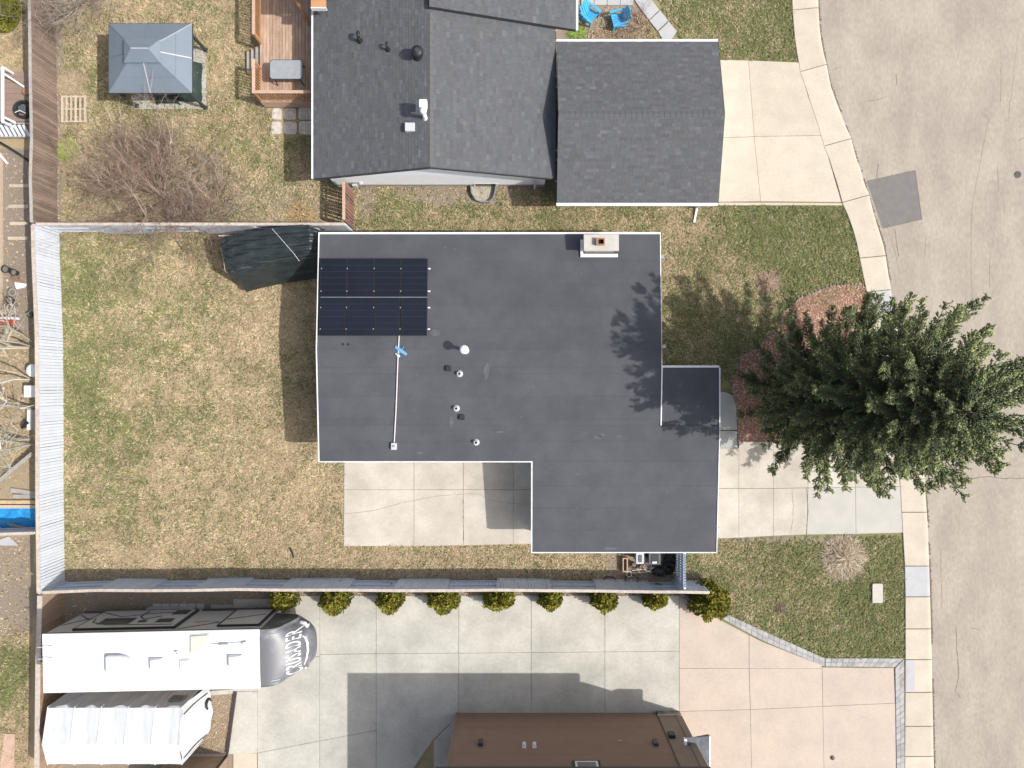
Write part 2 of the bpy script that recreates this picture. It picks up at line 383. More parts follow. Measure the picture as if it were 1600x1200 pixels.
cl = tone*np.where(isg[:, None], GREEN[rng.integers(0, 4, n)], STRAW[rng.integers(0, 4, n)])*(.86+.28*rng.random((n, 1)))
# blades lie matted in locally coherent directions
ang = fbm(q[:, 0]*2.2, q[:, 1]*2.2, 3)*14+rng.normal(0, .75, n)
ln = .06+.12*rng.random(n); wd = .008+.012*rng.random(n); up = np.abs(rng.normal(.02, .02, n))+.008+isg*.012
dx = np.cos(ang); dy = np.sin(ang); z0 = np.full(n, -.012)
A = np.stack([q[:, 0]-dy*wd, q[:, 1]+dx*wd, z0], -1); B = np.stack([q[:, 0]+dy*wd, q[:, 1]-dx*wd, z0], -1)
Cm = np.stack([q[:, 0]+dx*ln*.55+dy*wd*.8, q[:, 1]+dy*ln*.55-dx*wd*.8, z0+up+.015], -1)
Dm = np.stack([q[:, 0]+dx*ln*.5-dy*wd*.8, q[:, 1]+dy*ln*.5+dx*wd*.8, z0+up+.015], -1)
T = np.stack([q[:, 0]+dx*ln, q[:, 1]+dy*ln, z0+up*.8+.01], -1)
V = np.stack([A, B, Cm, Dm, T], 1).reshape(-1, 3); b = (np.arange(n)*5)[:, None]
F3 = np.concatenate([b+[0, 1, 2], b+[0, 2, 3], b+[3, 2, 4]])
npmesh('grass', V, F3, np.repeat(cl, 5, 0), M_grass, kind='stuff')['label'] = 'matted spring grass, part straw coloured and part green'

def scatter(name, label, poly, dens, size, cols, m, zmax=.03, z=0.0, thick=.4, hole=None):
    """loose chips / leaves as small tilted flakes"""
    pw = [((x-800)*.0306, (600-y)*.0306) for x, y in poly]
    x0 = min(p[0] for p in pw); x1 = max(p[0] for p in pw); y0 = min(p[1] for p in pw); y1 = max(p[1] for p in pw)
    n = int((x1-x0)*(y1-y0)*dens); q = rng.random((n, 2))*[x1-x0, y1-y0]+[x0, y0]; q = q[inpoly(q[:, 0], q[:, 1], pw)]; n = len(q)
    a = rng.random(n)*6.28; l = size*(.5+rng.random(n)); ww = l*(thick+.4*rng.random(n)); t = (rng.random((n, 4))-.3)*zmax
    ca, sa = np.cos(a), np.sin(a); V = []
    for i, (u, v) in enumerate(((-.5, -.5), (.5, -.5), (.5, .5), (-.5, .5))):
        V.append(np.stack([q[:, 0]+ca*l*u-sa*ww*v, q[:, 1]+sa*l*u+ca*ww*v, z+.008+np.abs(t[:, i])], -1))
    V = np.stack(V, 1).reshape(-1, 3); cols = np.array(cols); cc = cols[rng.integers(0, len(cols), n)]*(.7+.6*rng.random((n, 1)))
    o = npmesh(name, V, np.arange(4*n).reshape(-1, 4), np.repeat(cc, 4, 0), m, kind='stuff'); o['label'] = label
    return o
LEAF = [(.38, .29, .19), (.43, .34, .24), (.28, .2, .13), (.46, .38, .28)]
scatter('leaf_litter', 'dry tan leaves on bare soil beside the white house wall', [(552, 290), (868, 290), (868, 318), (552, 318)], 40, .06, LEAF, M_litter)
scatter('leaf_litter', 'dry leaves under the bare shrub and along the brown fence', [(86, 100), (130, 100), (190, 290), (500, 280), (538, 300), (538, 348), (86, 348)], 40, .07, LEAF, M_litter)
scatter('leaf_litter', 'dry leaves on garden soil behind the west fence', [(0, 240), (46, 240), (54, 520), (54, 830), (0, 830)], 22, .07, LEAF, M_litter)
scatter('leaf_litter', 'dry tan grass clippings and leaves in the south west corner yard', [(0, 842), (46, 842), (46, 1000), (0, 1000)], 18, .07, LEAF, M_litter)
scatter('leaf_litter', 'pale leaves blown along the foot of the west fence', [(84, 362), (96, 362), (98, 905), (84, 905)], 60, .06, LEAF, M_litter)
scatter('leaf_litter', 'scattered dry leaves over the back lawn', [(92, 363), (538, 363), (538, 900), (92, 900)], 2.2, .06, LEAF, M_litter, z=.03)
scatter('leaf_litter', 'leaf litter and soil crumbs under the row of cedars', [(372, 923), (1062, 923), (1062, 932), (372, 932)], 260, .04, LEAF, M_litter, z=.045)
scatter('gravel', 'tan gravel between the white tent and the concrete', [(318, 1080), (367, 1080), (352, 1178), (300, 1178)], 900, .032, [(.38, .27, .16), (.44, .33, .21), (.32, .22, .12), (.5, .43, .33)], M_litter, z=0)
scatter('ground_litter', 'bark and dead leaves in the flower bed with the blue chairs', [(905, 45), (1010, 15), (1050, 66), (905, 66)], 130, .06, [(.3, .17, .11), (.38, .26, .19), (.22, .15, .1)], M_litter)

# ------------------------------------------------------------ slabs, road
def slabs(name, rows, m, z=.03, kind='structure', joint=.5, piece_name='slab'):
    """rows: list of quads in photo pixels at ground level; every slab its own object under the surface"""
    root = bpy.data.objects.new(name, None); C.objects.link(root); root['kind'] = kind; root.empty_display_size = .2
    c0 = G(*rows[0][0]); root.location = (c0.x, c0.y, 0)
    for qd in rows:
        mm = m
        if qd and not isinstance(qd[-1][0], (int, float)): pass
        pts = [G(*p) for p in qd]; c = sum(pts, Vector())/len(pts)
        poly = [tuple((p+(c-p).normalized()*.0306*joint*.75).xy) for p in pts]
        zz = z+random.uniform(-.003, .003)
        MB().prism(poly, -.08, zz).build(piece_name, mm, root)
    return root
def grid_quads(xs_top, xs_bot, ytop, ybot):
    """columns between two slanted lines"""
    return [[(xs_top[i], ytop[i]), (xs_top[i+1], ytop[i+1]), (xs_bot[i+1], ybot[i+1]), (xs_bot[i], ybot[i])] for i in range(len(xs_top)-1)]
# road
L_edge = [(1234, -120), (1237, 0), (1240, 50), (1247, 98), (1262, 150), (1289, 230), (1318, 320), (1335, 366), (1352, 446), (1364, 510), (1376, 575), (1388, 640), (1398, 700), (1405, 745), (1410, 832), (1414, 900), (1414, 1028), (1413, 1200), (1413, 1320)]
R_edge = [(1279, -120), (1278, 0), (1281, 52), (1296, 130), (1322, 200), (1345, 268), (1360, 318), (1381, 385), (1391, 450), (1402, 520), (1414, 580), (1427, 640), (1438, 700), (1444, 745), (1449, 815), (1452, 890), (1455, 1000), (1459, 1200), (1461, 1320)]
def at_y(line, y):
    for (x0, y0), (x1, y1) in zip(line, line[1:]):
        if y0 <= y <= y1: return x0+(x1-x0)*(y-y0)/(y1-y0)
    return line[-1][0] if y > 0 else line[0][0]
rp = [G(x, y) for x, y in R_edge]
road_poly = [(p.x-.03, p.y) for p in rp]+[(60, -60), (60, 60)]
road_poly = [(road_poly[0][0], 60)]+road_poly[:-2]+[(road_poly[-3][0], -60), (60, -60), (60, 60)]
road = MB().prism(road_poly, -.05, .006).build('road', M_road); tag(road, kind='structure')
# sidewalk with rolled kerb, slab by slab
walk = bpy.data.objects.new('sidewalk', None); C.objects.link(walk); walk['kind'] = 'structure'
walk.location = G(1300, 200)
jy = [-110, 15, 108, 224, 312, 402, 455, 490, 545, 597, 648, 700, 748, 800, 884, 932, 982, 1030, 1081, 1134, 1181, 1232, 1300]
for i, (a, b2) in enumerate(zip(jy, jy[1:])):
    sk = 0
    la, ra, lb, rb = at_y(L_edge, a), at_y(R_edge, a), at_y(L_edge, b2), at_y(R_edge, b2)
    sl = 12 if 60 < a < 400 else (4 if a < 500 else 0); sl2 = 12 if 60 < b2 < 400 else (4 if b2 < 500 else 0)
    mids = [(a*(1-t)+b2*t) for t in (.25, .5, .75)] if b2-a > 60 else []
    left = [(la, a+sl*.4)]+[(at_y(L_edge, m), m) for m in mids]+[(lb, b2+sl2*.4)]
    right = [(ra, a-sl*.6)]+[(at_y(R_edge, m), m) for m in mids]+[(rb, b2-sl2*.6)]
    m = M_newc if (a, b2) in ((455, 490), (884, 932)) else M_walk
    j = .6; lw = [G(x, y-(j if k == len(left)-1 else -j if k == 0 else 0)) for k, (x, y) in enumerate(left)]
    rw = [G(x, y-(j if k == len(right)-1 else -j if k == 0 else 0)) for k, (x, y) in enumerate(right)]
    mb = MB(); n = len(lw)
    vs = []
    for p, r_ in zip(lw, rw):
        d = (r_-p).normalized()
        for off, base, z in ((.0, p, -.05), (.0, p, .055), (.015, p, .062), (-.17, r_, .058), (-.07, r_, .045), (-.0, r_, .012), (.0, r_, -.05)):
            v = base+d*off; vs.append((v.x, v.y, z))
    fs = []
    for k in range(n-1):
        for t in range(6): fs.append((k*7+t, (k+1)*7+t, (k+1)*7+t+1, k*7+t+1))
    fs += [tuple(range(7)), tuple((n-1)*7+t for t in range(6, -1, -1))]
    mb.add(vs, fs); o = mb.build('slab', m, walk)
    if m is M_newc: o['label'] = 'newer pale grey replacement slab'
# light strip slab beside pink drive
MB().prism([tuple(G(*p).xy) for p in ((1415, 1031), (1428, 1031), (1428, 1079), (1415, 1079))], .05, .066).build('concrete_patch', M_newc, walk)

def ribbon(mb, pts, wd=.02, z=.012, jit=.03, step=.08):
    """jagged thin crack following pixel points"""
    W = [G(*p) for p in pts]; out = []
    for a, b2 in zip(W, W[1:]):
        n = max(1, int((b2-a).length/step)); out += [a.lerp(b2, i/n) for i in range(n)]
    out.append(W[-1]); vs = []; off = 0
    for i, p in enumerate(out):
        d = (out[min(i+1, len(out)-1)]-out[max(i-1, 0)]); d = d.normalized() if d.length > 0 else Vector((1, 0, 0))
        nrm = Vector((-d.y, d.x, 0)); off = off*.8+random.uniform(-jit, jit)*.6; w2 = wd*random.uniform(.3, 1.2)*(.3 if i in (0, len(out)-1) else 1)
        c = p+nrm*off; vs += [(c.x+nrm.x*w2/2, c.y+nrm.y*w2/2, z), (c.x-nrm.x*w2/2, c.y-nrm.y*w2/2, z)]
    mb.add(vs, [(2*i, 2*i+1, 2*i+3, 2*i+2) for i in range(len(out)-1)])
for pts, wd in (([(1353, 159), (1370, 155), (1388, 151)], .03), ([(1400, 115), (1402, 135)], .035), ([(1564, 95), (1564, 160)], .028), ([(1372, 255), (1370, 278)], .035),
                ([(1397, 357), (1402, 380), (1405, 402)], .035), ([(1447, 368), (1445, 398)], .028), ([(1386, 355), (1400, 400), (1406, 430)], .02),
                ([(1504, 745), (1520, 747), (1545, 744), (1566, 748), (1600, 747), (1640, 748)], .04), ([(1408, 112), (1390, 100), (1300, 108)], .0),
                ([(1470, 860), (1472, 950), (1470, 952)], .025), ([(1494, 980), (1498, 1060), (1492, 1080), (1502, 1092)], .03), ([(1455, 884), (1462, 885)], .03),
                ([(1450, 1080), (1470, 1082)], .03), ([(1530, 170), (1545, 185), (1530, 260), (1518, 330), (1517, 420), (1522, 500)], .018), ([(1590, 220), (1600, 215)], .03),
                ([(1558, 260), (1560, 300)], .025), ([(1568, 315), (1570, 335)], .025), ([(1547, 400), (1545, 450)], .022), ([(1515, 980), (1535, 984)], .03),
                ([(1472, 1180), (1473, 1200), (1474, 1240)], .02), ([(1455, 1000), (1466, 1001)], .02), ([(1300, 110), (1310, 106)], .03), ([(1590, 60), (1575, 190)], .012)):
    if wd: mb = MB(); ribbon(mb, pts, wd, .012, .02); mb.build('crack', M_crackl if wd < .03 else M_crack, road)
patch = MB().prism([tuple(G(*p).xy) for p in ((1354, 283), (1430, 266), (1440, 343), (1379, 357))], -.02, .011).build('asphalt_patch', M_patch, road)
patch['label'] = 'square dark grey asphalt patch'
mb = MB(); ribbon(mb, [(1354, 283), (1430, 266), (1440, 343), (1379, 357)], .03, .0155, .004); mb.build('patch_joint', M_crack, road)
# grit lying in the gutter
n = 5200; tt = rng.random(n); ys = -40+tt*1300; xs = np.interp(ys, [p[1] for p in R_edge], [p[0] for p in R_edge])
q = np.stack([(xs-800)*.0306+.005+np.abs(rng.normal(0, .035, n)), (600-ys)*.0306], -1)
q = q[(fbm(q[:, 0]*.5+5, q[:, 1]*1.1) > .42)]; n = len(q); a = rng.random(n)*6.28; l = .02+.03*rng.random(n)
V = np.stack([np.stack([q[:, 0]+np.cos(a+k)*l, q[:, 1]+np.sin(a+k)*l, np.full(n, .010+.006*(k > 2))], -1) for k in (0, 2.1, 4.2)], 1).reshape(-1, 3)
npmesh('gutter_grit', V, np.arange(3*n).reshape(-1, 3), np.repeat(np.array([[.17, .135, .1]])*(.6+.8*rng.random((n, 1))), 3, 0), M_litter, kind='stuff')['label'] = 'brown grit collected in the gutter along the kerb'
vc = tag(MB().lathe([(.17, 0), (.17, .018), (.13, .022), (.0, .022)], G(1590, 273)).build('valve_cover', M_dark), 'small round dark valve cover in the road', 'valve cover')

slabs('north_driveway', [[(1122, 94), (1169, 95), (1178, 214), (1122, 216)], [(1169, 95), (1247, 98), (1262, 150), (1284, 212), (1178, 214)],
      [(1122, 216), (1178, 214), (1188, 315), (1122, 316)], [(1178, 214), (1284, 212), (1314, 316), (1188, 315)], [(1092, 317), (1190, 317), (1190, 321), (1092, 321)], [(1190, 317), (1315, 318), (1316, 321), (1190, 321)]], M_walk, .045)
dr = slabs('main_driveway', [[(1110, 700), (1154, 700), (1154, 763), (1110, 763)], [(1154, 690), (1208, 690), (1208, 763), (1154, 763)], [(1208, 692), (1260, 692), (1262, 762), (1208, 763)], [(1260, 692), (1336, 692), (1336, 761), (1262, 762)], [(1336, 692), (1397, 692), (1406, 760), (1336, 761)],
      [(1110, 763), (1154, 763), (1154, 840), (1110, 842)], [(1154, 763), (1208, 763), (1208, 837), (1154, 840)], [(1208, 763), (1262, 762), (1260, 835), (1208, 837)], [(1262, 762), (1336, 761), (1337, 834), (1260, 835)], [(1336, 761), (1406, 760), (1410, 832), (1337, 834)]], M_conc, .045)
for k_ in (8, 9): dr.children[k_].data.materials[0] = M_newc2
mb = MB(); ribbon(mb, [(1236, 762), (1240, 790), (1238, 812), (1234, 835)], .02, .052, .03); mb.build('crack', M_crackl, dr)
mb = MB(); ribbon(mb, [(1260, 762), (1262, 800), (1259, 836)], .035, .052, .01); mb.build('crack', M_crack, dr)
fw = slabs('front_walk', [[(1112, 612), (1132, 612), (1144, 618), (1150, 632), (1151, 672), (1112, 672)], [(1112, 673), (1151, 673), (1152, 700), (1112, 700)]], M_grey, .06)
pad = slabs('back_patio', [[(510, 700), (647, 700), (647, 765), (538, 765), (538, 720)], [(647, 700), (724, 700), (724, 765), (647, 765)], [(724, 700), (802, 700), (802, 765), (724, 765)], [(802, 700), (860, 700), (860, 765), (802, 765)],
      [(538, 765), (647, 765), (647, 853), (537, 853)], [(647, 765), (724, 765), (724, 852), (647, 853)], [(724, 765), (802, 765), (802, 850), (724, 852)], [(802, 765), (860, 765), (860, 849), (802, 850)]], M_conc, .04)
mb = MB(); ribbon(mb, [(538, 803), (580, 798), (630, 785), (680, 775), (730, 771), (750, 772), (765, 781), (805, 787), (850, 789)], .02, .047, .02); mb.build('crack', M_crackl, pad)
mb = MB(); ribbon(mb, [(724, 770), (724, 815), (725, 845)], .03, .047, .004); mb.build('crack', M_crack, pad)
xs = [500, 588, 717, 830, 945, 1061]
q1 = [[(430, 930), (500, 930), (500, 1025), (430, 1026)]]+[[(xs[i], 930), (xs[i+1], 930), (xs[i+1], 1021-i), (xs[i], 1022-i)] for i in range(5)]
q2 = [[(xs[i], 1022-i), (xs[i+1], 1021-i), (xs[i+1], [1140, 1130, 1130, 1130, 1130][i]), (xs[i], [1157, 1140, 1130, 1130, 1130][i])] for i in range(5)]
q3 = [[(403, 1026), (500, 1025), (500, 1157), (403, 1176)], [(366, 1080), (403, 1080), (403, 1176), (356, 1178)], [(403, 1176), (500, 1157), (500, 1230), (403, 1230)],
      [(500, 1157), (588, 1140), (588, 1230), (500, 1230)], [(588, 1140), (714, 1114), (714, 1119), (677, 1155), (646, 1200), (630, 1230), (588, 1230)], [(678, 1156), (712, 1122), (706, 1240), (678, 1240)], [(365, 936), (430, 936), (430, 958), (365, 958)], [(330, 945), (365, 945), (365, 958), (330, 958)],
      [(365, 1026), (403, 1026), (403, 1080), (365, 1080)], [(320, 1080), (366, 1076), (366, 1083), (320, 1087)]]
slabs('south_driveway', q1+q2+q3, M_conc2, .045)
slabs('corner_slab', [[(365, 1176), (402, 1176), (402, 1240), (365, 1240)]], M_walk, .045)
slabs('pink_driveway', [[(1061, 930), (1100, 955), (1170, 992), (1170, 1044), (1061, 1044)], [(1170, 992), (1190, 1002), (1284, 1039), (1284, 1044), (1170, 1044)],
      [(1061, 1044), (1170, 1044), (1172, 1108), (1061, 1111)], [(1170, 1044), (1284, 1044), (1285, 1103), (1172, 1108)], [(1284, 1042), (1396, 1043), (1398, 1098), (1285, 1103)],
      [(1061, 1111), (1172, 1108), (1175, 1260), (1061, 1260)], [(1172, 1108), (1285, 1103), (1288, 1260), (1175, 1260)], [(1285, 1103), (1398, 1098), (1400, 1260), (1288, 1260)]], M_pink, .045)
# paver border
bord = bpy.data.objects.new('paver_border', None); C.objects.link(bord); bord['kind'] = 'structure'; bord.location = G(1285, 1035)
def paver_run(up, lo, n):
    def samp(line, t):
        L_ = [math.dist(a, b2) for a, b2 in zip(line, line[1:])]; T_ = sum(L_)*t
        for (a, b2), l in zip(zip(line, line[1:]), L_):
            if T_ <= l: return (lerp(a[0], b2[0], T_/l), lerp(a[1], b2[1], T_/l))
            T_ -= l
        return line[-1]
    for i in range(n):
        a, b2, c, d = samp(up, i/n), samp(up, (i+1)/n), samp(lo, (i+1)/n), samp(lo, i/n)
        for t0, t1 in ((0, .5), (.5, 1)):
            pts = [G(*[lerp(a[k], d[k], t0) for k in (0, 1)]), G(*[lerp(b2[k], c[k], t0) for k in (0, 1)]), G(*[lerp(b2[k], c[k], t1) for k in (0, 1)]), G(*[lerp(a[k], d[k], t1) for k in (0, 1)])]
            cc = sum(pts, Vector())/4; MB().prism([tuple((p+(cc-p)*.05).xy) for p in pts], -.03, .05+random.uniform(0, .008)).build('paver', M_paver, bord)
paver_run([(1062, 926), (1130, 957), (1205, 991), (1288, 1028)], [(1062, 932), (1110, 956), (1192, 1001), (1288, 1041)], 26)
paver_run([(1289, 1028), (1412, 1028)], [(1289, 1041), (1397, 1042)], 13)
paver_run([(1412, 1029), (1413, 1250)], [(1398, 1043), (1401, 1250)], 22)
# planting bed of red mulch with its stone edging
bed_px = [(1222, 490), (1250, 465), (1300, 447), (1345, 443), (1353, 452), (1364, 515), (1376, 580), (1390, 660), (1396, 690), (1153, 690), (1152, 640), (1146, 620), (1143, 592), (1160, 556), (1198, 530), (1218, 515)]
bed = MB().prism([tuple(G(*p).xy) for p in bed_px], -.03, .03).build('planting_bed', mat('red_mulch_base', (.30, .165, .12), (.25, .13, .10), scale=6, rough=1, fine=.2)); tag(bed, kind='structure')
scatter('mulch', 'brick red wood mulch under the spruce', bed_px, 420, .045, [(.50, .32, .24), (.38, .21, .16), (.56, .42, .34), (.32, .18, .14), (.44, .27, .2)], M_litter, z=.03)
scatter('leaf_litter', 'dry brown leaves gathered at the top edge of the mulch bed', [(1250, 466), (1300, 448), (1345, 444), (1353, 452), (1358, 480), (1340, 478), (1330, 458), (1290, 470), (1230, 495)], 260, .06, [(.38, .29, .2), (.3, .2, .11), (.24, .17, .11)], M_litter, z=.05)
edge = thing('stone_edging', 'low rough stone edging around the red mulch bed', 'edging', G(1222, 500))
pts = [G(*p) for p in [(1352, 452), (1345, 443), (1300, 447), (1250, 465), (1222, 490), (1218, 515), (1198, 530), (1160, 556), (1143, 592), (1146, 620), (1152, 640), (1153, 690)]]
for a, b2 in zip(pts, pts[1:]):
    n = max(1, int((b2-a).length/.17))
    for i in range(n):
        p = a.lerp(b2, (i+.5)/n); r = random.uniform(.055, .085); mb = MB()
        mb.lathe([(r*.8, -.02), (r, .02), (r*.85, .06), (r*.4, .08)], (p.x+random.uniform(-.02, .02), p.y+random.uniform(-.02, .02), .0), n=7)
        mb.v = [(v[0]+random.uniform(-.01, .01), v[1]+random.uniform(-.01, .01), v[2]) for v in mb.v]; mb.build('stone', M_stonee, edge)

# ------------------------------------------------------------ shingles and lap siding
def shingles(name, parent, o, u, v, lu, lv, base=(.085, .088, .095), exp=.145, clip=None, th=.012, var=.2):
    """o: eave corner, u: unit along the eave, v: unit up the slope"""
    o, u, v = (np.array(x, float) for x in (o, u, v)); nrm = np.cross(u, v); nrm /= np.linalg.norm(nrm)
    if nrm[2] < 0: nrm = -nrm
    V = []; F_ = []; Cc = []; rows = int(math.ceil(lv/exp))
    for r in range(rows):
        s = -random.uniform(0, .3)
        while s < lu:
            wd = random.uniform(.16, .36); a = max(s, 0); b2 = min(s+wd-.006, lu); s += wd
            if b2-a < .01: continue
            v0 = r*exp; v1 = min(v0+exp+.004, lv); t = th*random.choice((.75, 1, 1.35))
            k = len(V)
            for (uu, vv, hh) in ((a, v0, t), (b2, v0, t), (b2, v1, .001), (a, v1, .001), (a, v0, -.004), (b2, v0, -.004)):
                V.append(o+u*uu+v*vv+nrm*(hh+.003))
            F_ += [(k, k+1, k+2, k+3), (k+4, k+5, k+1, k)]
            g = 1+random.uniform(-var, var)*(1 if random.random() < .55 else .35)
            if random.random() < .05: g *= 1.18
            c = (base[0]*g*random.uniform(.97, 1.04), base[1]*g, base[2]*g*random.uniform(.96, 1.03)); Cc += [c]*6
    return npmesh(name, np.array(V), np.array(F_), np.array(Cc), M_shing, parent, kind='stuff')
def deck_plane(mb, pts, t=.12):
    """roof board under the covering: quad pts extruded down by t"""
    n = len(pts); vs = [tuple(p) for p in pts]+[(p[0], p[1], p[2]-t) for p in pts]
    mb.add(vs, [tuple(range(n)), tuple(range(2*n-1, n-1, -1))]+[(i, n+i, n+(i+1) % n, (i+1) % n) for i in range(n)])

# ------------------------------------------------------------ MAIN HOUSE
house = thing('bungalow', 'large flat roofed bungalow with charcoal membrane roof, in the middle', 'house', (0, 0, 0))
XW, XE = -8.44, 6.48
YN, YR, YS = 6.57, 1.5, -3.38          # north eave, ridge, south eave
XC, XG, YG = .90, 9.05, -7.44          # court corner, east edge of the wing, south edge of the wing
YE = .72                                 # north edge of the entry roof
def hz(y):                               # roof height
    return 3.22-.085*(y-YR)*.95 if y > YR else 3.22+.085*(y-YR)*.98
YM = P(1034, 665, 2.95).y
def hz2(y): return min(hz(y), 2.955) if y > YM else hz(y)
# membrane sheets, one object each, lapped
sheets = bpy.data.objects.new('roof', None); C.objects.link(sheets); sheets.parent = house
def sheet(x0, x1, y0, y1, hf, lift):
    eps = .004
    mb = MB(); vs = [(x0, y0, hf(y0)+lift), (x1, y0, hf(y0)+lift), (x1, y1, hf(y1)+lift), (x0, y1, hf(y1)+lift)]
    vs += [(a, b2, c-.03) for a, b2, c in vs]; mb.add(vs, [(0, 1, 2, 3), (7, 6, 5, 4), (0, 4, 5, 1), (1, 5, 6, 2), (2, 6, 7, 3), (3, 7, 4, 0)])
    return mb.build('membrane_sheet', M_roof, sheets)
ybreaks = list(np.arange(YG, YN, .985))+[YN]; extra = [YE, YM, YS, YR]
ybreaks = sorted(set([round(float(y), 3) for y in ybreaks if all(abs(y-e) > .25 for e in extra)]+[round(e, 3) for e in extra]))
for i, (y0, y1) in enumerate(zip(ybreaks, ybreaks[1:])):
    xl = XW if y0 >= YS-.01 else XC
    xr = XE if y0 >= YM-.01 else XG
    x = xl; lift = .002*(i % 2)+.001; cuts = [xl]
    x = xl+random.choice((1.9, 3.8, 2.85))
    while x < xr-1.2: cuts.append(x); x += random.choice((1.9, 2.85, 3.8, 3.8))
    cuts.append(xr)
    for k, (a, b2) in enumerate(zip(cuts, cuts[1:])): sheet(a, b2+(.0), y0, y1, hz, lift+.003*(k % 2))
    if YM-.01 <= y0 < YE-.01: 
        sheet(XE+.03, XG, y0, y1, lambda y: 2.92, lift)
# seam ridges: thin welded laps
mbs = MB()
for y in ybreaks[1:-1]:
    xl = XW if y >= YS-.01 else XC; xr = XE if y >= YM-.01 else XG
    mbs.box(xl, y-.02, hz(y)-.002, xr, y+.02, hz(y)+.0075)
mbs.build('welded_lap', M_roof, sheets)
# soft dust marks
for (x, y, l, w_) in ((935, 683, .5, .2), (953, 862-5, .7, .15), (690, 840, .1, .1), (680, 520, .5, .35), (657, 708, .35, .15), (940, 680, .3, .2), (780, 675, .5, .12), (968, 682, .35, .12), (760, 580, .25, .8), (705, 660, .2, .6)):
    hh = hz(P(x, y, 3).y); p = P(x, y, hh+.012)
    if not (p.y > YS or p.x > XC): continue
    n = 14; poly = [(p.x+l*.5*math.cos(2*math.pi*k/n)*random.uniform(.7, 1.1), p.y+w_*.5*math.sin(2*math.pi*k/n)*random.uniform(.7, 1.1)) for k in range(n)]
    MB().add([(a, b2, hz(b2)+.014) for a, b2 in poly], [tuple(range(n))]).build('dust_mark', M_dust, sheets)
# roof structure under the membrane + fascia
mb = MB()
for (x0, x1, y0, y1) in ((XW, XE, YR, YN-.02), (XW, XE, YS, YR), (XC, XG, YG, YS), (XE, XG, YS, YM)):
    deck_plane(mb, [(x0+.01, y0+.01, hz(y0)-.03), (x1-.01, y0+.01, hz(y0)-.03), (x1-.01, y1-.001, hz(y1)-.03), (x0+.01, y1-.001, hz(y1)-.03)], .2)
deck_plane(mb, [(XE, YM, 2.89), (XG-.01, YM, 2.89), (XG-.01, YE-.01, 2.89), (XE, YE-.01, 2.89)], .2)
mb.build('roof_deck', M_flash, house)
def edge_strip(name, a, b2, wd, m, up=.035, hf=hz):
    """metal drip edge along an eave with a return down the fascia"""
    a = Vector(a); b2 = Vector(b2); d = (b2-a); nrm = Vector((d.y, -d.x, 0)).normalized()*wd
    vs = []
    for p in (a, b2): vs += [(p.x, p.y, p.z-.21), (p.x+nrm.x, p.y+nrm.y, p.z-.21), (p.x+nrm.x, p.y+nrm.y, p.z+up), (p.x, p.y, p.z+up)]
    return MB().add(vs, [(0, 1, 2, 3), (7, 6, 5, 4), (0, 4, 5, 1), (1, 5, 6, 2), (2, 6, 7, 3), (3, 7, 4, 0)]).build(name, m, house)
edge_strip('drip_edge', (XW-.045, YN, hz(YN)), (XE+.035, YN, hz(YN)), -.08, M_white)
edge_strip('drip_edge', (XW, YR, hz(YR)), (XW, YN, hz(YN)), -.045, M_white)
edge_strip('drip_edge', (XW, YS, hz(YS)), (XW, YR, hz(YR)), -.045, M_white)
edge_strip('drip_edge', (XW-.045, YS, hz(YS)), (XC-.06, YS, hz(YS)), .055, M_flash)
edge_strip('drip_edge', (XC, YG, hz(YG)), (XC, YS-.0, hz(YS)), -.06, M_flash)
edge_strip('drip_edge', (XC-.06, YG, hz(YG)), (XG+.04, YG, hz(YG)), .05, M_flash)
edge_strip('drip_edge', (XG, YG, hz(YG)), (XG, YM, hz(YM)), .04, M_flash)
edge_strip('drip_edge', (XG, YM, 2.92), (XG, YE, 2.92), .05, M_white)
edge_strip('drip_edge', (XE+.05, YE, 2.92), (XG, YE, 2.92), -.09, M_white)
edge_strip('drip_edge', (XE, YE, hz(YE)), (XE, YN, hz(YN)), .035, M_white)
edge_strip('drip_edge', (XE-.0, YM, hz(YM)), (XE, YE, hz(YE)), .05, M_white)
# walls
wl = MB(); ov = .45
def wall_run(mb, pts, t=.15, top=2.6):
    for (a, b2) in zip(pts, pts[1:]+pts[:1]):
        x0, x1 = sorted((a[0], b2[0])); y0, y1 = sorted((a[1], b2[1]))
        if x0 == x1: mb.box(x0-t/2, y0+t/2+.003, 0, x0+t/2, y1-t/2-.003, top)
        else: mb.box(x0-t/2, y0-t/2, 0, x1+t/2, y0+t/2, top+.01)
wall_run(wl, [(XW+ov, YN-ov), (XE-ov, YN-ov), (XE-ov, YE-ov), (XG-ov, YE-ov), (XG-ov, YG+ov), (XC+.25, YG+ov), (XC+.25, YS+.4), (XW+ov, YS+.4)], top=2.3)
wl.build('wall', M_siding, house)
# filler between wall head and roof soffit
mb = MB(); deck_plane(mb, [(XW+.3, YS+.3, 2.65), (XE-.3, YS+.3, 2.65), (XE-.3, YN-.35, 2.60), (XW+.3, YN-.35, 2.60)], .36)
deck_plane(mb, [(XC+.15, YG+.35, 2.25), (XG-.3, YG+.35, 2.25), (XG-.3, YS+.29, 2.52), (XC+.15, YS+.29, 2.52)], .3)
deck_plane(mb, [(XE-.29, YS+.3, 2.5), (XG-.3, YS+.3, 2.5), (XG-.3, YE-.35, 2.68), (XE-.29, YE-.35, 2.68)], .4); mb.build('soffit', M_siding, house)
for x in (-5.5, -1.5, 3.0):
    wn = MB().box(x-.7, YN-ov+.08, .95, x+.7, YN-ov+.12, 2.05).build('window', M_white, house); MB().box(x-.62, YN-ov+.121, 1.03, x+.62, YN-ov+.13, 1.97).build('pane', M_glass, wn)
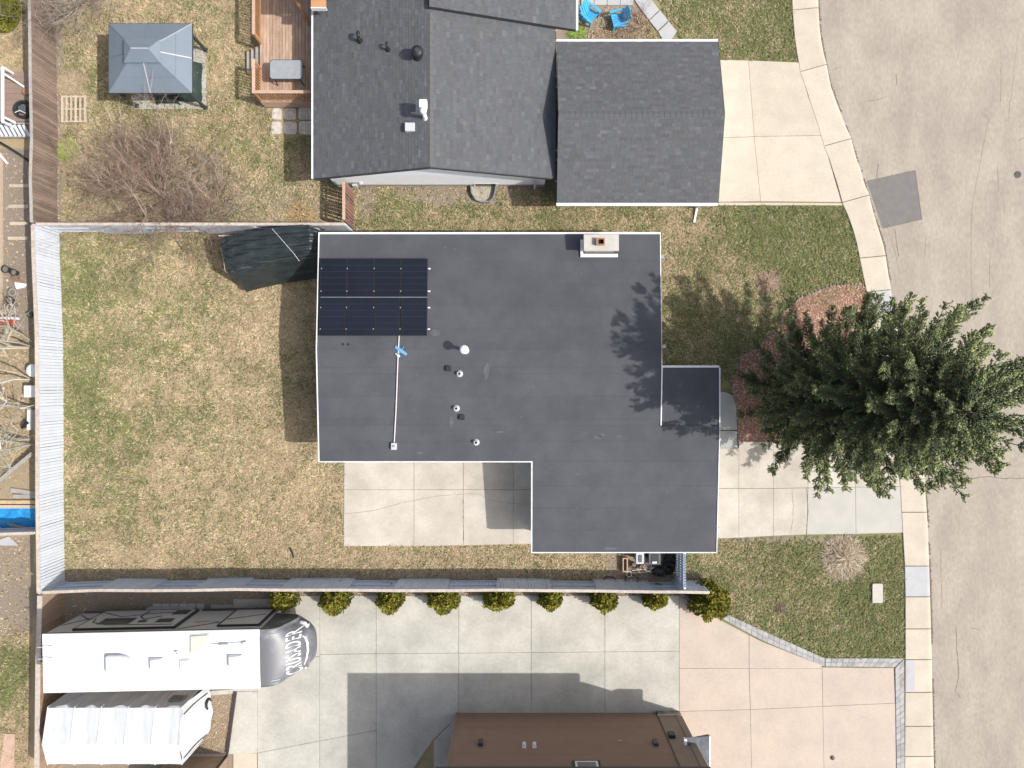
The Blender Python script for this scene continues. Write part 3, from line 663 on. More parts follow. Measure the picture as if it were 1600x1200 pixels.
for y in (4.5, 1.0):
    wn = MB().box(XW+ov-.12, y-.7, .95, XW+ov-.08, y+.7, 2.05).build('window', M_white, house); MB().box(XW+ov-.13, y-.62, 1.03, XW+ov-.121, y+.62, 1.97).build('pane', M_glass, wn)
gd = MB().box(XG-ov+.08, YG+1.0, .05, XG-ov+.12, YG+3.6, 2.1).build('garage_door', M_white, house)
# scupper downspouts on the east face
for (px_, py_, xx, hh) in ((1037, 401, XE, hz(5.5)), (1040, 541, XE, hz(1.6)), (1124, 687, XG, 2.6), (1126, 828, XG, 2.4)):
    yy = (600-py_)*(HC-hh)/F; mb = MB()
    mb.box(xx+.04, yy-.07, hh-.2, xx+.2, yy+.07, hh-.06).box(xx+.06, yy-.05, hh-.5, xx+.16, yy+.05, hh-.2)
    mb.bar((xx+.11, yy, hh-.48), (xx-ov+.14, yy-.02, hh-.75), .08).box(xx-ov+.09, yy-.05, .12, xx-ov+.18, yy+.05, hh-.72)
    mb.build('downspout', M_galv, house)
# chimney
hc = 3.72; a = P(912, 366, hc); b2 = P(967, 392, hc)
ch = MB().box(a.x+.12, b2.y+.08, 2.3, b2.x-.12, a.y-.08, hc-.09).build('chimney', M_fcap, house)
cp = MB().box(a.x, b2.y, hc-.09, b2.x, a.y, hc).build('chimney_cap', mat('cast_cap', (.47, .45, .41), (.41, .39, .36), scale=3, rough=.9, fine=.06), ch, bevel=.01)
f0 = P(931, 372, hc+.1); f1 = P(945, 383, hc+.1)
mb = MB(); t = .05
mb.box(f0.x, f1.y, hc, f0.x+t*2, f0.y, hc+.2).box(f1.x-t, f1.y, hc, f1.x, f0.y, hc+.14).box(f0.x+2*t, f1.y, hc, f1.x-t, f1.y+t, hc+.14).box(f0.x+2*t, f0.y-t, hc, f1.x-t, f0.y, hc+.14)
fl = mb.build('flue', M_terra, ch); MB().box(f0.x+2*t, f1.y+t, hc, f1.x-t, f0.y-t, hc+.01).build('flue_hole', M_hole, fl)
q0 = P(907, 374, 2.95); q1_ = P(965, 402, 2.92)
mb = MB(); mb.box(q0.x, q1_.y, 2.7, q1_.x, q1_.y+.14, 2.98).box(q0.x, q1_.y+.14, 2.7, q0.x+.12, a.y-.08, 2.98); mb.build('chimney_flashing', M_white, ch)
# roof vents
hr = hz(P(725, 546, 3.2).y)
def on_roof(px_, py_):
    h = 3.2
    for _ in range(3): h = hz(P(px_, py_, h).y)
    return P(px_, py_, h+.01)
p = P(725, 546, 4.2); pb = Vector((p.x, p.y, hz(p.y)))
vn = MB().lathe([(.17, 0), (.09, .06), (.075, .12), (.075, .82)], pb, 16).build('flue_vent', M_white, house, smooth=True)
MB().lathe([(.10, .80), (.17, .84), (.19, .90), (.19, .95), (.12, 1.01), (.02, 1.03)], pb, 18).build('vent_cap', M_white, vn, smooth=True)
for (x, y) in ((718, 584), (713, 638), (744, 691)):
    p = on_roof(x, y); v = MB().lathe([(.15, 0), (.14, .02), (.10, .06), (.085, .2), (.055, .2), (.055, .05)], p, 16).build('vent_stack', M_tin, house, smooth=False)
    MB().lathe([(.05, .16), (.05, .17)], p, 12).build('vent_opening', M_hole, v)
for (x, y) in ((701, 576), (722, 652)):
    p = on_roof(x, y); MB().box(p.x-.10, p.y-.10, p.z-.02, p.x+.10, p.y+.10, p.z+.1).box(p.x-.12, p.y-.115, p.z+.1, p.x+.12, p.y+.115, p.z+.125).build('box_vent', M_black, house, bevel=.01)
p = on_roof(616, 697); jb = MB().box(p.x-.12, p.y-.15, p.z-.02, p.x+.12, p.y+.15, p.z+.16).build('junction_box', M_tin, house, bevel=.015)
MB().box(p.x-.04, p.y-.03, p.z+.16, p.x+.05, p.y+.05, p.z+.19).build('box_latch', M_galv, jb)
pts = [on_roof(*q_)+Vector((0, 0, .05)) for q_ in ((624, 522), (622, 560), (619, 640), (616, 694))]
MB().path(pts, .026, 6).build('conduit', M_pipe, house)
for q_ in ((621, 585), (619, 640)): pp = on_roof(*q_); MB().box(pp.x-.05, pp.y-.04, pp.z-.01, pp.x+.05, pp.y+.04, pp.z+.035).build('conduit_foot', M_black, house)
for q_ in ((536, 538), (544, 538)): pp = on_roof(*q_); MB().lathe([(.055, 0), (.05, .02)], pp, 10).build('roof_plug', M_black, house)

# solar array on the roof
sa = thing('solar_array', 'two rows of four dark blue solar panels on the flat roof', 'solar panels', on_roof(582, 463))
def srf(px_, py_): 
    h = hz(P(px_, py_, 3.2).y)+.16; return P(px_, py_, h)
cols_ = [498, 540.5, 583, 625, 667.5]; rows_ = [402, 463.5, 525]
for r in range(2):
    for c in range(4):
        h0 = 3.36; pa = P(cols_[c]+.5, rows_[r]+.5, h0-.08 if r == 0 else h0); pb_ = P(cols_[c+1]-.5, rows_[r+1]-.5, h0)
        z0_, z1_ = hz(pb_.y)+.16, hz(pa.y)+.16
        vs = [(pa.x, pb_.y, z0_), (pb_.x, pb_.y, z0_), (pb_.x, pa.y, z1_), (pa.x, pa.y, z1_)]; mb = MB(); deck_plane(mb, vs, .04)
        pn = mb.build('solar_panel', M_black, sa); e = .018; mb = MB()
        deck_plane(mb, [(pa.x+e, pb_.y+e, z0_+.002), (pb_.x-e, pb_.y+e, z0_+.002), (pb_.x-e, pa.y-e, z1_+.002), (pa.x+e, pa.y-e, z1_+.002)], .004)
        mb.build('solar_glass', M_solar, pn)
        mbl = MB()
        for k in range(1, 6):
            yy = lerp(pb_.y+e, pa.y-e, k/6); zz = lerp(z0_, z1_, (yy-pb_.y)/(pa.y-pb_.y))+.0025; mbl.box(pa.x+e, yy-.004, zz-.002, pb_.x-e, yy+.004, zz+.0015)
        mbl.build('busbar', mat('busbar_line', (.035, .04, .055), rough=.4), pn)
for y in (418, 454, 480, 514):
    p0 = P(499, y, 3.3); p1 = P(670, y, 3.3); zz = hz(p0.y)+.07
    MB().box(p0.x, p0.y-.02, zz, p1.x, p0.y+.02, zz+.045).build('mounting_rail', M_seam, sa)
    for x in (500, 540.5, 583, 625): pp = P(x, y, 3.36); MB().box(pp.x-.017, pp.y-.02, zz+.05, pp.x+.017, pp.y+.02, zz+.105).build('clamp', M_seam, sa)
    pp = P(669.5, y, 3.36); MB().box(pp.x-.03, pp.y-.03, zz, pp.x+.05, pp.y+.03, zz+.06).build('clamp', M_white, sa)
    for x in (510, 560, 610, 660): pp = P(x, y, 3.3); MB().box(pp.x-.05, pp.y-.05, hz(pp.y)-.01, pp.x+.05, pp.y+.05, zz).build('mounting_foot', M_black, sa)
p0 = P(499, 463.5, 3.4); p1 = P(667, 463.5, 3.4)
MB().box(p0.x, p0.y-.012, hz(p0.y)+.1, p1.x, p0.y+.012, hz(p0.y)+.161).build('mid_trim', M_galv, sa)
# a few dead needles and leaves blown against the seams
n = 120; q = np.stack([rng.uniform(XW+.3, XG-.3, n), rng.uniform(YG+.3, YN-.3, n)], -1); q = q[(q[:, 1] > YS+.2) & (q[:, 0] < XE-.2) | (q[:, 0] > XC+.3) & (q[:, 0] < XG-.3) & (q[:, 1] < YM-.2)]; n = len(q)
zq = np.array([hz(y) for y in q[:, 1]])+.018; a = rng.random(n)*6.28; l = .012+.025*rng.random(n)
V = np.stack([np.stack([q[:, 0]+np.cos(a+k)*l, q[:, 1]+np.sin(a+k)*l, zq], -1) for k in (0, 1.9, 4.2)], 1).reshape(-1, 3)
npmesh('leaf_litter', V, np.arange(3*n).reshape(-1, 3), np.repeat(np.array([[.15, .13, .10]])*(.5+.9*rng.random((n, 1))), 3, 0), M_litter, kind='stuff')['label'] = 'sparse leaf bits blown over the flat roof'
# toy glider lying on the roof
p = on_roof(626, 549); gl = thing('toy_glider', 'small blue foam toy glider lying beside the conduit on the flat roof', 'toy plane', p, R(55))
mb = MB(); mb.bar((-.24, 0, .04), (.26, 0, .05), .05, .05, n=6, r2=.03).build('fuselage', M_bluegl, gl, local=True)
MB().add([(-.02, -.3, .05), (.09, -.3, .05), (.11, 0, .06), (.09, .3, .05), (-.02, .3, .05), (-.04, 0, .06), (-.02, -.3, .03), (.09, -.3, .03), (.11, 0, .035), (.09, .3, .03), (-.02, .3, .03), (-.04, 0, .035)],
         [(0, 1, 2, 5), (5, 2, 3, 4), (11, 8, 7, 6), (10, 9, 8, 11), (0, 6, 7, 1), (1, 7, 8, 2), (2, 8, 9, 3), (3, 9, 10, 4), (4, 10, 11, 5), (5, 11, 6, 0)]).build('wing', M_bluegl, gl, local=True)
MB().box(-.24, -.11, .045, -.17, .11, .06).box(-.25, -.008, .05, -.16, .008, .15).build('tailplane', M_letter, gl, local=True)

# ------------------------------------------------------------ NORTH HOUSE + GARAGE
nh = thing('gabled_house', 'grey shingled gable roofed house with white siding, north of the flat roof', 'house', (-3.41, 14, 0))
rX, eW, eE, YF = -3.44, -8.8, 1.93, 9.12; hR, hE = 4.15, 2.45; YB = 22
YJ = P(680, 8, 4.5).y
rf = bpy.data.objects.new('roof', None); C.objects.link(rf); rf.parent = nh; rf['kind'] = 'part' if False else ''
del rf['kind']
mb = MB()
deck_plane(mb, [(eW, YF, hE), (rX, YF, hR), (rX, YB, hR), (eW, YB, hE)], .14); deck_plane(mb, [(rX, YF, hR), (eE, YF, hE), (eE, YJ+.2, hE), (rX, YJ+.2, hR)], .14)
mb.build('roof_deck', M_dark, rf)
sl = math.hypot(rX-eW, hR-hE); vW = np.array([(rX-eW)/sl, 0, (hR-hE)/sl]); vE = np.array([-(eE-rX)/sl, 0, (hR-hE)/sl])
class _O: pass
def shing_p(name, par, o, u, v, lu, lv, **k):
    off = Vector((0, 0, 0)); p = par
    while p: off += p.location; p = p.parent
    ob = shingles(name, None, Vector(o)-off, u, v, lu, lv, **k); ob.parent = par; return ob
shing_p('shingles', rf, (eW, YF, hE), (0, 1, 0), vW, YB-YF, sl, base=(.098, .103, .112), th=.010, var=.15)
shing_p('shingles', rf, (eE, YF, hE), (0, 1, 0), vE, YJ-YF+.1, sl, base=(.098, .103, .112), th=.010, var=.13)
# wider raised north part on the east side
hp2, he2, eE2 = 4.4, 2.45, 2.84; mb = MB(); deck_plane(mb, [(rX, YJ, hp2), (eE2, YJ, he2), (eE2, YB, he2), (rX, YB, hp2)], .2); mb.build('roof_deck', M_dark, rf)
sl2 = math.hypot(eE2-rX, hp2-he2); shing_p('shingles', rf, (eE2, YJ, he2), (0, 1, 0), (-(eE2-rX)/sl2, 0, (hp2-he2)/sl2), YB-YJ, sl2, base=(.098, .103, .112), th=.010, var=.13)
mb = MB()
for k in range(44):
    y = YF+.02+k*.295
    if y+.28 > YJ: break
    mb.add([(rX-.15, y, hR-.032), (rX, y, hR+.028), (rX+.15, y, hR-.032), (rX-.15, y+.28, hR-.045), (rX, y+.28, hR+.015), (rX+.15, y+.28, hR-.045)], [(0, 1, 4, 3), (1, 2, 5, 4)])
for v in mb.v: mb.c.append((.11, .112, .115))
mb.build('ridge_cap', M_shing, rf, kind='stuff')
mb = MB(); mb.box(eW-.11, YF, hE-.12, eW, YB, hE-.02); mb.build('gutter', mat('lilac_white_gutter', (.66, .65, .74), rough=.5), nh)
mb = MB(); mb.box(eE2, YJ, he2-.12, eE2+.1, YB, he2-.02); mb.build('gutter', M_white, nh)
gt = MB().box(eE+.002, YF+.02, hE-.16, eE+.035, YJ, hE-.05).build('gutter', M_dark, nh)
for y in (283, 250, 235, 175, 150, 136, 120, 100, 83, 65, 48): 
    if y in (175, 150): continue
    p = P(868, y, hE); MB().box(eE-.01, p.y-.02, hE-.03, eE+.09, p.y+.02, hE+.006).build('gutter_bracket', M_fcap, gt)
# gable wall of lapped siding and foundation
YWf = 9.42; fnd = MB().box(eW+.45, YWf+.03, 0, eE-.4, YWf+.15, .42).build('foundation', M_found, nh)
wlm = MB(); wlm.box(eW+.45, YWf+.15, .0, eE-.4, YB-1, 2.35).build('wall', M_siding, nh)
for k in range(20):
    z = .42+k*.19; z1_ = z+.19
    def half(zz): return 1e9 if zz < hE-.15 else (hR-.1-zz)/(hR-hE)*(eE-rX)
    xl = max(eW+.44, rX-half(z1_)); xr = min(eE-.39, rX+half(z1_))
    if xr-xl < .3: break
    MB().add([(xl, YWf, z), (xr, YWf, z), (xr, YWf+.022, z1_), (xl, YWf+.022, z1_), (xl, YWf+.14, z), (xr, YWf+.14, z), (xr, YWf+.14, z1_), (xl, YWf+.14, z1_)],
             [(0, 1, 2, 3), (4, 7, 6, 5), (0, 4, 5, 1), (3, 2, 6, 7), (1, 5, 6, 2), (0, 3, 7, 4)]).build('siding_board', M_siding, nh)
for dz, xa, xb, za, zb in ((0, eW, rX, hE, hR), (0, rX, eE, hR, hE)):
    MB().add([(xa, YF-.03, za-.2), (xb, YF-.03, zb-.2), (xb, YF-.03, zb-.005), (xa, YF-.03, za-.005), (xa, YF-.003, za-.2), (xb, YF-.003, zb-.2), (xb, YF-.003, zb-.005), (xa, YF-.003, za-.005)],
             [(0, 1, 2, 3), (7, 6, 5, 4), (0, 4, 5, 1), (1, 5, 6, 2), (2, 6, 7, 3), (3, 7, 4, 0)]).build('rake_board', M_dark, nh)
wn = MB().box(P(741, 290).x, YWf-.01, .12, P(778, 290).x, YWf+.03, .62).build('basement_window', M_white, nh)
MB().box(P(744, 290).x, YWf-.02, .17, P(775, 290).x, YWf-.011, .57).build('pane', M_glass, wn)
dsp = MB().box(P(836, 285, 1).x-.05, YWf-.12, .1, P(836, 285, 1).x+.05, YWf-.02, 2.3).build('downspout', mat('pale_blue_metal', (.55, .62, .7), rough=.4), nh)
# roof furniture of the north house
def nroof(px_, py_):
    h = 4.
    for _ in range(6):
        X = (px_-800)*(HC-h)/F; h = hR-(abs(X-rX)/(eE-rX))*(hR-hE)
    return P(px_, py_, h)
def nvent_gooseneck(px_, py_, s=1.0):
    p = nroof(px_, py_); v = MB().lathe([(.16*s, -.03), (.12*s, .05), (.07*s, .1), (.07*s, .32*s)], p, 12).path([p+Vector((0, 0, .3*s)), p+Vector((-.02, .06*s, .38*s)), p+Vector((-.03, .18*s, .38*s)), p+Vector((-.03, .24*s, .3*s))], .07*s, 8)
    return v.build('gooseneck_vent', M_black, rf, smooth=True)
nvent_gooseneck(563, 64, 1.0); nvent_gooseneck(607, 78, .8)
p = nroof(654, 88); tb = MB().lathe([(.24, -.05), (.2, .05), (.15, .1), (.15, .3), (.22, .32), (.25, .4), (.24, .5), (.14, .56), (.03, .58)], p, 20).build('turbine_vent', M_black, rf, smooth=True)
MB().lathe([(.1, .575), (.09, .6), (.02, .605)], p, 10).build('vent_knob', M_dark, tb)
p = nroof(665, 184); fv = MB().lathe([(.16, -.05), (.09, .04), (.08, .06), (.08, .75)], p+Vector((0, -.02, 0)), 14).lathe([(.11, .72), (.15, .76), (.13, .86), (.04, .9)], p+Vector((.0, 0, 0)), 14).build('flue_vent', M_white, rf, smooth=True)
MB().box(p.x-.17, p.y+.12, p.z+.55, p.x+.15, p.y+.45, p.z+.85).build('vent_hood', M_white, fv, bevel=.02)
p = nroof(641, 200); MB().box(p.x-.21, p.y-.18, p.z-.05, p.x+.21, p.y+.18, p.z+.17).build('box_vent', M_tin, rf, bevel=.02)

ng = thing('garage', 'grey shingled gable garage with white gutters beside the concrete driveway', 'garage', (5.5, 11.6, 0))
gW, gE, gS, gN, gR = 1.99, 9.14, 8.04, 15.19, 11.61; ghe, ghr = 2.45, 3.42
mb = MB(); deck_plane(mb, [(gW, gS, ghe), (gE, gS, ghe), (gE, gR, ghr), (gW, gR, ghr)], .14); deck_plane(mb, [(gW, gR, ghr), (gE, gR, ghr), (gE, gN, ghe), (gW, gN, ghe)], .14)
grf = mb.build('roof', M_dark, ng); gs = math.hypot(gR-gS, ghr-ghe)
shing_p('shingles', ng, (gW, gS, ghe), (1, 0, 0), (0, (gR-gS)/gs, (ghr-ghe)/gs), gE-gW, gs, base=(.096, .100, .109), th=.010, var=.14)
shing_p('shingles', ng, (gW, gN, ghe), (1, 0, 0), (0, -(gN-gR)/gs, (ghr-ghe)/gs), gE-gW, gs, base=(.096, .100, .109), th=.010, var=.14)
mb = MB()
for k in range(30):
    x = gW+.02+k*.24
    if x+.23 > gE: break
    mb.add([(x, gR-.15, ghr-.02), (x, gR, ghr+.025), (x, gR+.15, ghr-.02), (x+.23, gR-.15, ghr-.03), (x+.23, gR, ghr+.018), (x+.23, gR+.15, ghr-.03)], [(0, 3, 4, 1), (1, 4, 5, 2)])
for v in mb.v: mb.c.append((.095, .099, .108))
mb.build('ridge_cap', M_shing, ng, kind='stuff')
MB().box(gW-.02, gS-.12, ghe-.13, gE, gS, ghe-.02).build('gutter', M_white, ng); MB().box(gW-.02, gN, ghe-.13, gE, gN+.12, ghe-.02).build('gutter', M_white, ng)
for za, zb, ya, yb in ((ghe, ghr, gS, gR), (ghr, ghe, gR, gN)):
    MB().add([(gE, ya, za-.18), (gE, yb, zb-.18), (gE, yb, zb-.003), (gE, ya, za-.003), (gE+.03, ya, za-.18), (gE+.03, yb, zb-.18), (gE+.03, yb, zb-.003), (gE+.03, ya, za-.003)],
             [(3, 2, 1, 0), (4, 5, 6, 7), (0, 1, 5, 4), (1, 2, 6, 5), (2, 3, 7, 6), (3, 0, 4, 7)]).build('rake_board', M_dark, ng)
mb = MB(); x0, x1, y0, y1 = gW+.2, gE-.4, gS+.45, gN-.45
mb.add([(x0, y0, 0), (x1, y0, 0), (x1, y1, 0), (x0, y1, 0), (x0, y0, 2.35), (x1, y0, 2.35), (x1, y1, 2.35), (x0, y1, 2.35), (x0, gR, 3.1), (x1, gR, 3.1)],
       [(0, 1, 5, 4), (2, 3, 7, 6), (1, 2, 6, 9, 5), (3, 0, 4, 8, 7), (4, 5, 9, 8), (6, 7, 8, 9)]).build('wall', M_siding, ng)
MB().box(x1+.002, y0+1, .06, x1+.03, y1-1, 2.2).build('garage_door', M_white, ng)
a = G(1084, 348); b2 = Vector((G(1088, 322).x, gS+.35, .14))
MB().bar((a.x, a.y, .06), b2, .09, .07).bar(b2, (b2.x, gS+.38, 2.3), .09, .07).build('downspout', M_white, ng)
# window well against the gable wall
ww = thing('window_well', 'galvanised U shaped window well in front of the basement window', 'window well', G(755, 305))
c = [G(736, 290), G(737, 303), G(744, 314), G(752, 317), G(765, 317), G(771, 311), G(774, 300), G(775, 290)]; mb = MB()
for a, b2 in zip(c, c[1:]): mb.bar((a.x, a.y, .1), (b2.x, b2.y, .1), .05, .32)
mb.build('well_wall', M_galv, ww); 
MB().prism([tuple(p.xy) for p in c], .012, .02).build('well_floor', M_found, ww)
mtr = thing('gas_meter', 'grey gas meter with pipes at the white wall corner by the brown fence', 'gas meter', G(556, 293))
p = G(558, 293); MB().box(p.x-.12, p.y-.1, .35, p.x+.12, p.y+.08, .68).build('meter_body', M_tin, mtr, bevel=.03)
MB().path([(p.x-.2, p.y, 0), (p.x-.2, p.y, .75), (p.x, p.y, .8), (p.x, p.y, .65)], .025).path([(p.x+.05, p.y, .66), (p.x+.1, p.y, .8), (p.x+.35, p.y, .8), (p.x+.35, p.y+.15, .8)], .025).build('pipe', M_galv, mtr)
MB().lathe([(.07, .0), (.1, .04), (.07, .09)], (p.x+.35, p.y, .76), 12).build('regulator', M_tin, mtr)

# ------------------------------------------------------------ SOUTH HOUSE (brown siding)
sh = thing('brown_house', 'two storey house with brown lap siding at the bottom edge', 'house', (2.6, -15.7, 0))
YWs = -15.7; mb = MB(); mb.box(-2.6, -24, 0, 7.96, YWs-.05, 5.65); mb.build('wall', M_brown, sh)
for k in range(34):
    z = .02+k*.165
    if z > 5.5: break
    MB().add([(-2.6, YWs+.005, z), (6.86, YWs+.005, z), (6.86, YWs-.012, z+.165), (-2.6, YWs-.012, z+.165), (-2.6, YWs-.048, z), (6.86, YWs-.048, z), (6.86, YWs-.048, z+.165), (-2.6, YWs-.048, z+.165)],
             [(1, 0, 3, 2), (4, 5, 6, 7), (0, 1, 5, 4), (3, 7, 6, 2), (1, 2, 6, 5), (0, 4, 7, 3)]).build('siding_board', M_brown, sh)
MB().box(-2.68, YWs-.06, 0, -2.603, YWs+.02, 5.6).build('corner_trim', M_brown2, sh)
MB().box(6.90, YWs-.04, .5, 7.96, YWs+.05, 5.6).build('stucco_panel', M_brown2, sh); MB().box(6.863, YWs-.04, 0, 6.895, YWs+.03, 5.6).build('corner_trim', M_rvdark, sh)
MB().box(7.72, YWs+.052, .5, 8.0, YWs+.085, 5.6).build('corner_trim', M_brown2, sh)
for r in range(4):
    x = 6.88
    while x < 7.95:
        wd = random.uniform(.18, .42); x1 = min(x+wd, 8.0)
        MB().box(x+.006, YWs-.03, .012+r*.11, x1-.006, YWs+.09+random.uniform(-.02, .025), .012+r*.11+.1).build('stone', M_stone, sh); x = x1
MB().box(6.86, YWs-.03, .46, 8.04, YWs+.13, .51).build('stone_cap', M_fcap, sh)
MB().box(-3.05, -26, 5.65, 7.9, YWs+.45, 5.85).build('roof', M_dark, sh)
for x in (751, 1024):
    p = P(x, 1166, 3.0); b_ = MB().box(p.x-.1, YWs+.01, 2.78, p.x+.1, YWs+.13, 3.2).build('wall_lamp', M_dark, sh)
for x in (819, 835):
    p = P(x, 1168, 3.2); b_ = MB().box(p.x-.09, YWs+.0, 3.12, p.x+.09, YWs+.03, 3.36); b_.lathe([(.085, 0), (.09, .04), (.07, .12), (.03, .16)], (p.x, YWs+.09, 3.12), 12); b_.build('vent_hood', M_white, sh)
p = P(1049, 1151, 2.4); MB().box(p.x-.14, YWs+.05, 2.25, p.x+.14, YWs+.2, 2.62).build('wall_box', M_black, sh)
p = P(968, 1157, 2.7); MB().box(p.x-.09, YWs+.005, 2.68, p.x+.09, YWs+.03, 2.82).build('outlet_cover', M_galv, sh)
wa = P(894, 1190, 4.44); wb = P(937, 1190, 4.44)
wn = MB().box(wa.x, YWs+.0, 4.42, wb.x, YWs+.05, 5.4).build('window', M_black, sh)
MB().box(wa.x+.1, YWs+.051, 4.52, wb.x-.1, YWs+.075, 5.32).build('sash', M_white, wn); MB().box(wa.x+.19, YWs+.076, 4.61, wb.x-.19, YWs+.08, 5.24).build('pane', M_glass, wn)
# porch roof on the east side
a = P(1073, 1152, 3.15); b2 = P(1109, 1152, 3.15); mb = MB()
deck_plane(mb, [(a.x, -21, 3.17), (b2.x, -21, 3.05), (b2.x, a.y+.02, 3.05), (a.x, a.y-.1, 3.17)], .14); pr = mb.build('porch_roof', M_dark, sh)
shing_p('shingles', pr, (b2.x, -21, 3.05), (0, 1, 0), Vector((a.x-b2.x, 0, .12)).normalized(), 21+a.y, abs(a.x-b2.x), base=(.12, .13, .145))
MB().box(b2.x+.002, -21, 2.93, b2.x+.06, a.y, 3.07).build('gutter', M_white, pr); MB().box(a.x-.12, a.y-1.3, 3.05, a.x-.002, a.y-.05, 3.21).build('end_flashing', M_white, pr)
MB().box(8.3, -20, 0, 8.42, -19.88, 3.0).build('porch_post', M_brown2, sh)
# corner shed beside the gravel
sd_ = thing('brown_shed', 'low brown shed with black corner trim by the tan gravel at the bottom edge', 'shed', G(340, 1190))
c0 = G(355, 1180); MB().box(c0.x-2.6, c0.y-2, 0, c0.x, c0.y, 2.3).build('wall', M_ftan, sd_)
MB().box(c0.x-.06, c0.y-.05, 0, c0.x+.03, c0.y+.03, 2.3).build('corner_trim', M_black, sd_); MB().box(c0.x-2.6, c0.y+.003, 0, c0.x-.08, c0.y+.08, .12).build('sill', M_conc, sd_)
MB().box(c0.x-2.7, c0.y-2.1, 2.3, c0.x+.1, c0.y+.08, 2.42).build('roof', M_dark, sd_)
eb = MB(); pa_, pb_ = G(369, 1080), G(356, 1176); eb.bar((pa_.x, pa_.y, .06), (pb_.x, pb_.y, .06), .13, .14)
tag(eb.build('timber_edging', M_rvdark), 'dark timber edging between gravel and concrete', 'edging')

# ------------------------------------------------------------ FENCES
def fence(name, label, tops, H=1.83, bm=M_fgrey, cm=M_fcap, rm=None, mode='plain', side=1, pitch=.142, group=None, base_px=None, sect=2.44, loc=None, capw=.13, jit=.006, bm2=None, first=0, capz=.03, gap=.016):
    """tops: photo pixels of the cap rail; side=+1 puts boards on the left of the run direction"""
    rm = rm or bm; bm2 = bm2 or bm
    pts = [P(x, y, H) for x, y in tops]; root = thing(name, label, 'fence', (pts[0].x, pts[0].y, 0), group=group)
    run = 0.0; k = first
    for a, b2 in zip(pts, pts[1:]):
        d = (b2-a); L_ = d.length; d.normalize(); nrm = Vector((-d.y, d.x, 0))*side; rz = math.atan2(d.y, d.x)
        nsec = max(1, round(L_/sect)); ls = L_/nsec
        for s in range(nsec):
            c0 = a+d*(s*ls); sg = 1 if (mode == 'plain' or k % 2 == 0) else -1
            mat_b = bm if sg == 1 else bm2
            piece('post', rm, root, (c0.x, c0.y, H/2-.02), (.09, .09, H-.06), rz)
            for z in ((.35, H-.28) if sg == 1 else (.3, .95, H-.25)):
                cc = c0+d*ls/2; piece('rail', rm, root, (cc.x, cc.y, z), (ls-.1, .04, .09), rz)
            nb = max(1, int(round(ls/pitch))); bw = ls/nb
            for i in range(nb):
                cc = c0+d*(bw*(i+.5))+nrm*(sg*(.045+random.uniform(0, jit)))
                hb = H-.06-random.uniform(0, .02)
                piece('board', mat_b, root, (cc.x, cc.y, hb/2+.02), (bw-gap*random.choice((.5, .5, .8, 1.6)), .02, hb), rz+random.uniform(-.01, .01))
            cc = c0+d*ls/2; piece('cap_rail', cm, root, (cc.x, cc.y, H-capz/2), (ls-.004, capw, capz), rz); k += 1
        piece('post', rm, root, (b2.x, b2.y, H/2-.02), (.09, .09, H-.06), rz)
    return root
# west fence, boards on the east (camera) side
wf = fence('board_fence', 'long pale blue grey board fence on the west side of the back lawn', [(51, 351), (52, 400), (57, 520), (58, 640), (58, 760), (60, 927)], side=1, jit=.010, capw=.17)
fence('board_fence', 'weathered brown board fence with grey cap in the top left corner', [(45, -40), (47, 120), (49, 215), (47, 275), (49, 347)], bm=M_fbrown, rm=M_fbrown, cm=M_gwood, side=1, jit=.014, H=1.83)
fence('board_fence', 'tan stained fence with pale cap behind the white camper', [(62, 931), (59, 1040), (57, 1230)], bm=M_ftan, rm=M_ftan, cm=M_fcap, side=1, capw=.22)
# north fence
fence('board_fence', 'pale blue grey fence between back lawn and the bare shrub', [(56, 350), (130, 350), (210, 350), (300, 350), (390, 350), (470, 350), (538, 350)], side=-1, mode='alt', first=1, jit=.006, bm=M_fgrey, bm2=M_fgrey)
# south fence
fence('board_fence', 'long blue grey fence with alternating panels above the row of cedars', [(66, 926), (150, 922.5), (230, 923), (300, 922.5), (372, 921), (437, 922), (540, 922), (615, 923), (697, 923), (777, 922), (860, 923), (935, 923.5), (1022, 925), (1064, 925), (1108, 926)], side=1, mode='alt', first=1, sect=9, bm=M_fgreyd, bm2=M_fgreyd, capw=.13)
# side fence of the north house
fence('board_fence', 'short red brown board fence at the white wall corner', [(537, 283), (537, 343)], bm=M_fred, rm=M_fred, cm=M_rail, side=1, pitch=.17, jit=.02, gap=.055)
# neighbour cross fence at the west edge
fence('board_fence', 'grey capped fence running west below the blue tarp', [(-40, 836), (52, 833)], H=1.7, bm=M_fgrey, side=-1)
# slatted gate fence at the east end of the clutter
lf = thing('slat_gate', 'blue grey slatted gate closing the side yard beside the bins', 'gate', G(1064, 890))
xg = P(1070, 890, 1.83).x; ya, yb = P(1060, 864, 1.8).y, P(1060, 919, 1.83).y
for z in (.3, .95, 1.65): piece('rail', M_fgreyd, lf, (xg, (ya+yb)/2, z), (.05, abs(ya-yb)+.02, .09))
n = 13
for i in range(n):
    y = lerp(ya, yb, (i+.5)/n); piece('slat', M_fgreyd, lf, (xg-.045, y, .93), (.02, .075, 1.76)); piece('slat', M_fgreyd, lf, (xg+.045, y+.06, .93), (.02, .075, 1.76))
for y in (ya, yb): piece('post', M_fgreyd, lf, (xg, y, .92), (.1, .1, 1.84))
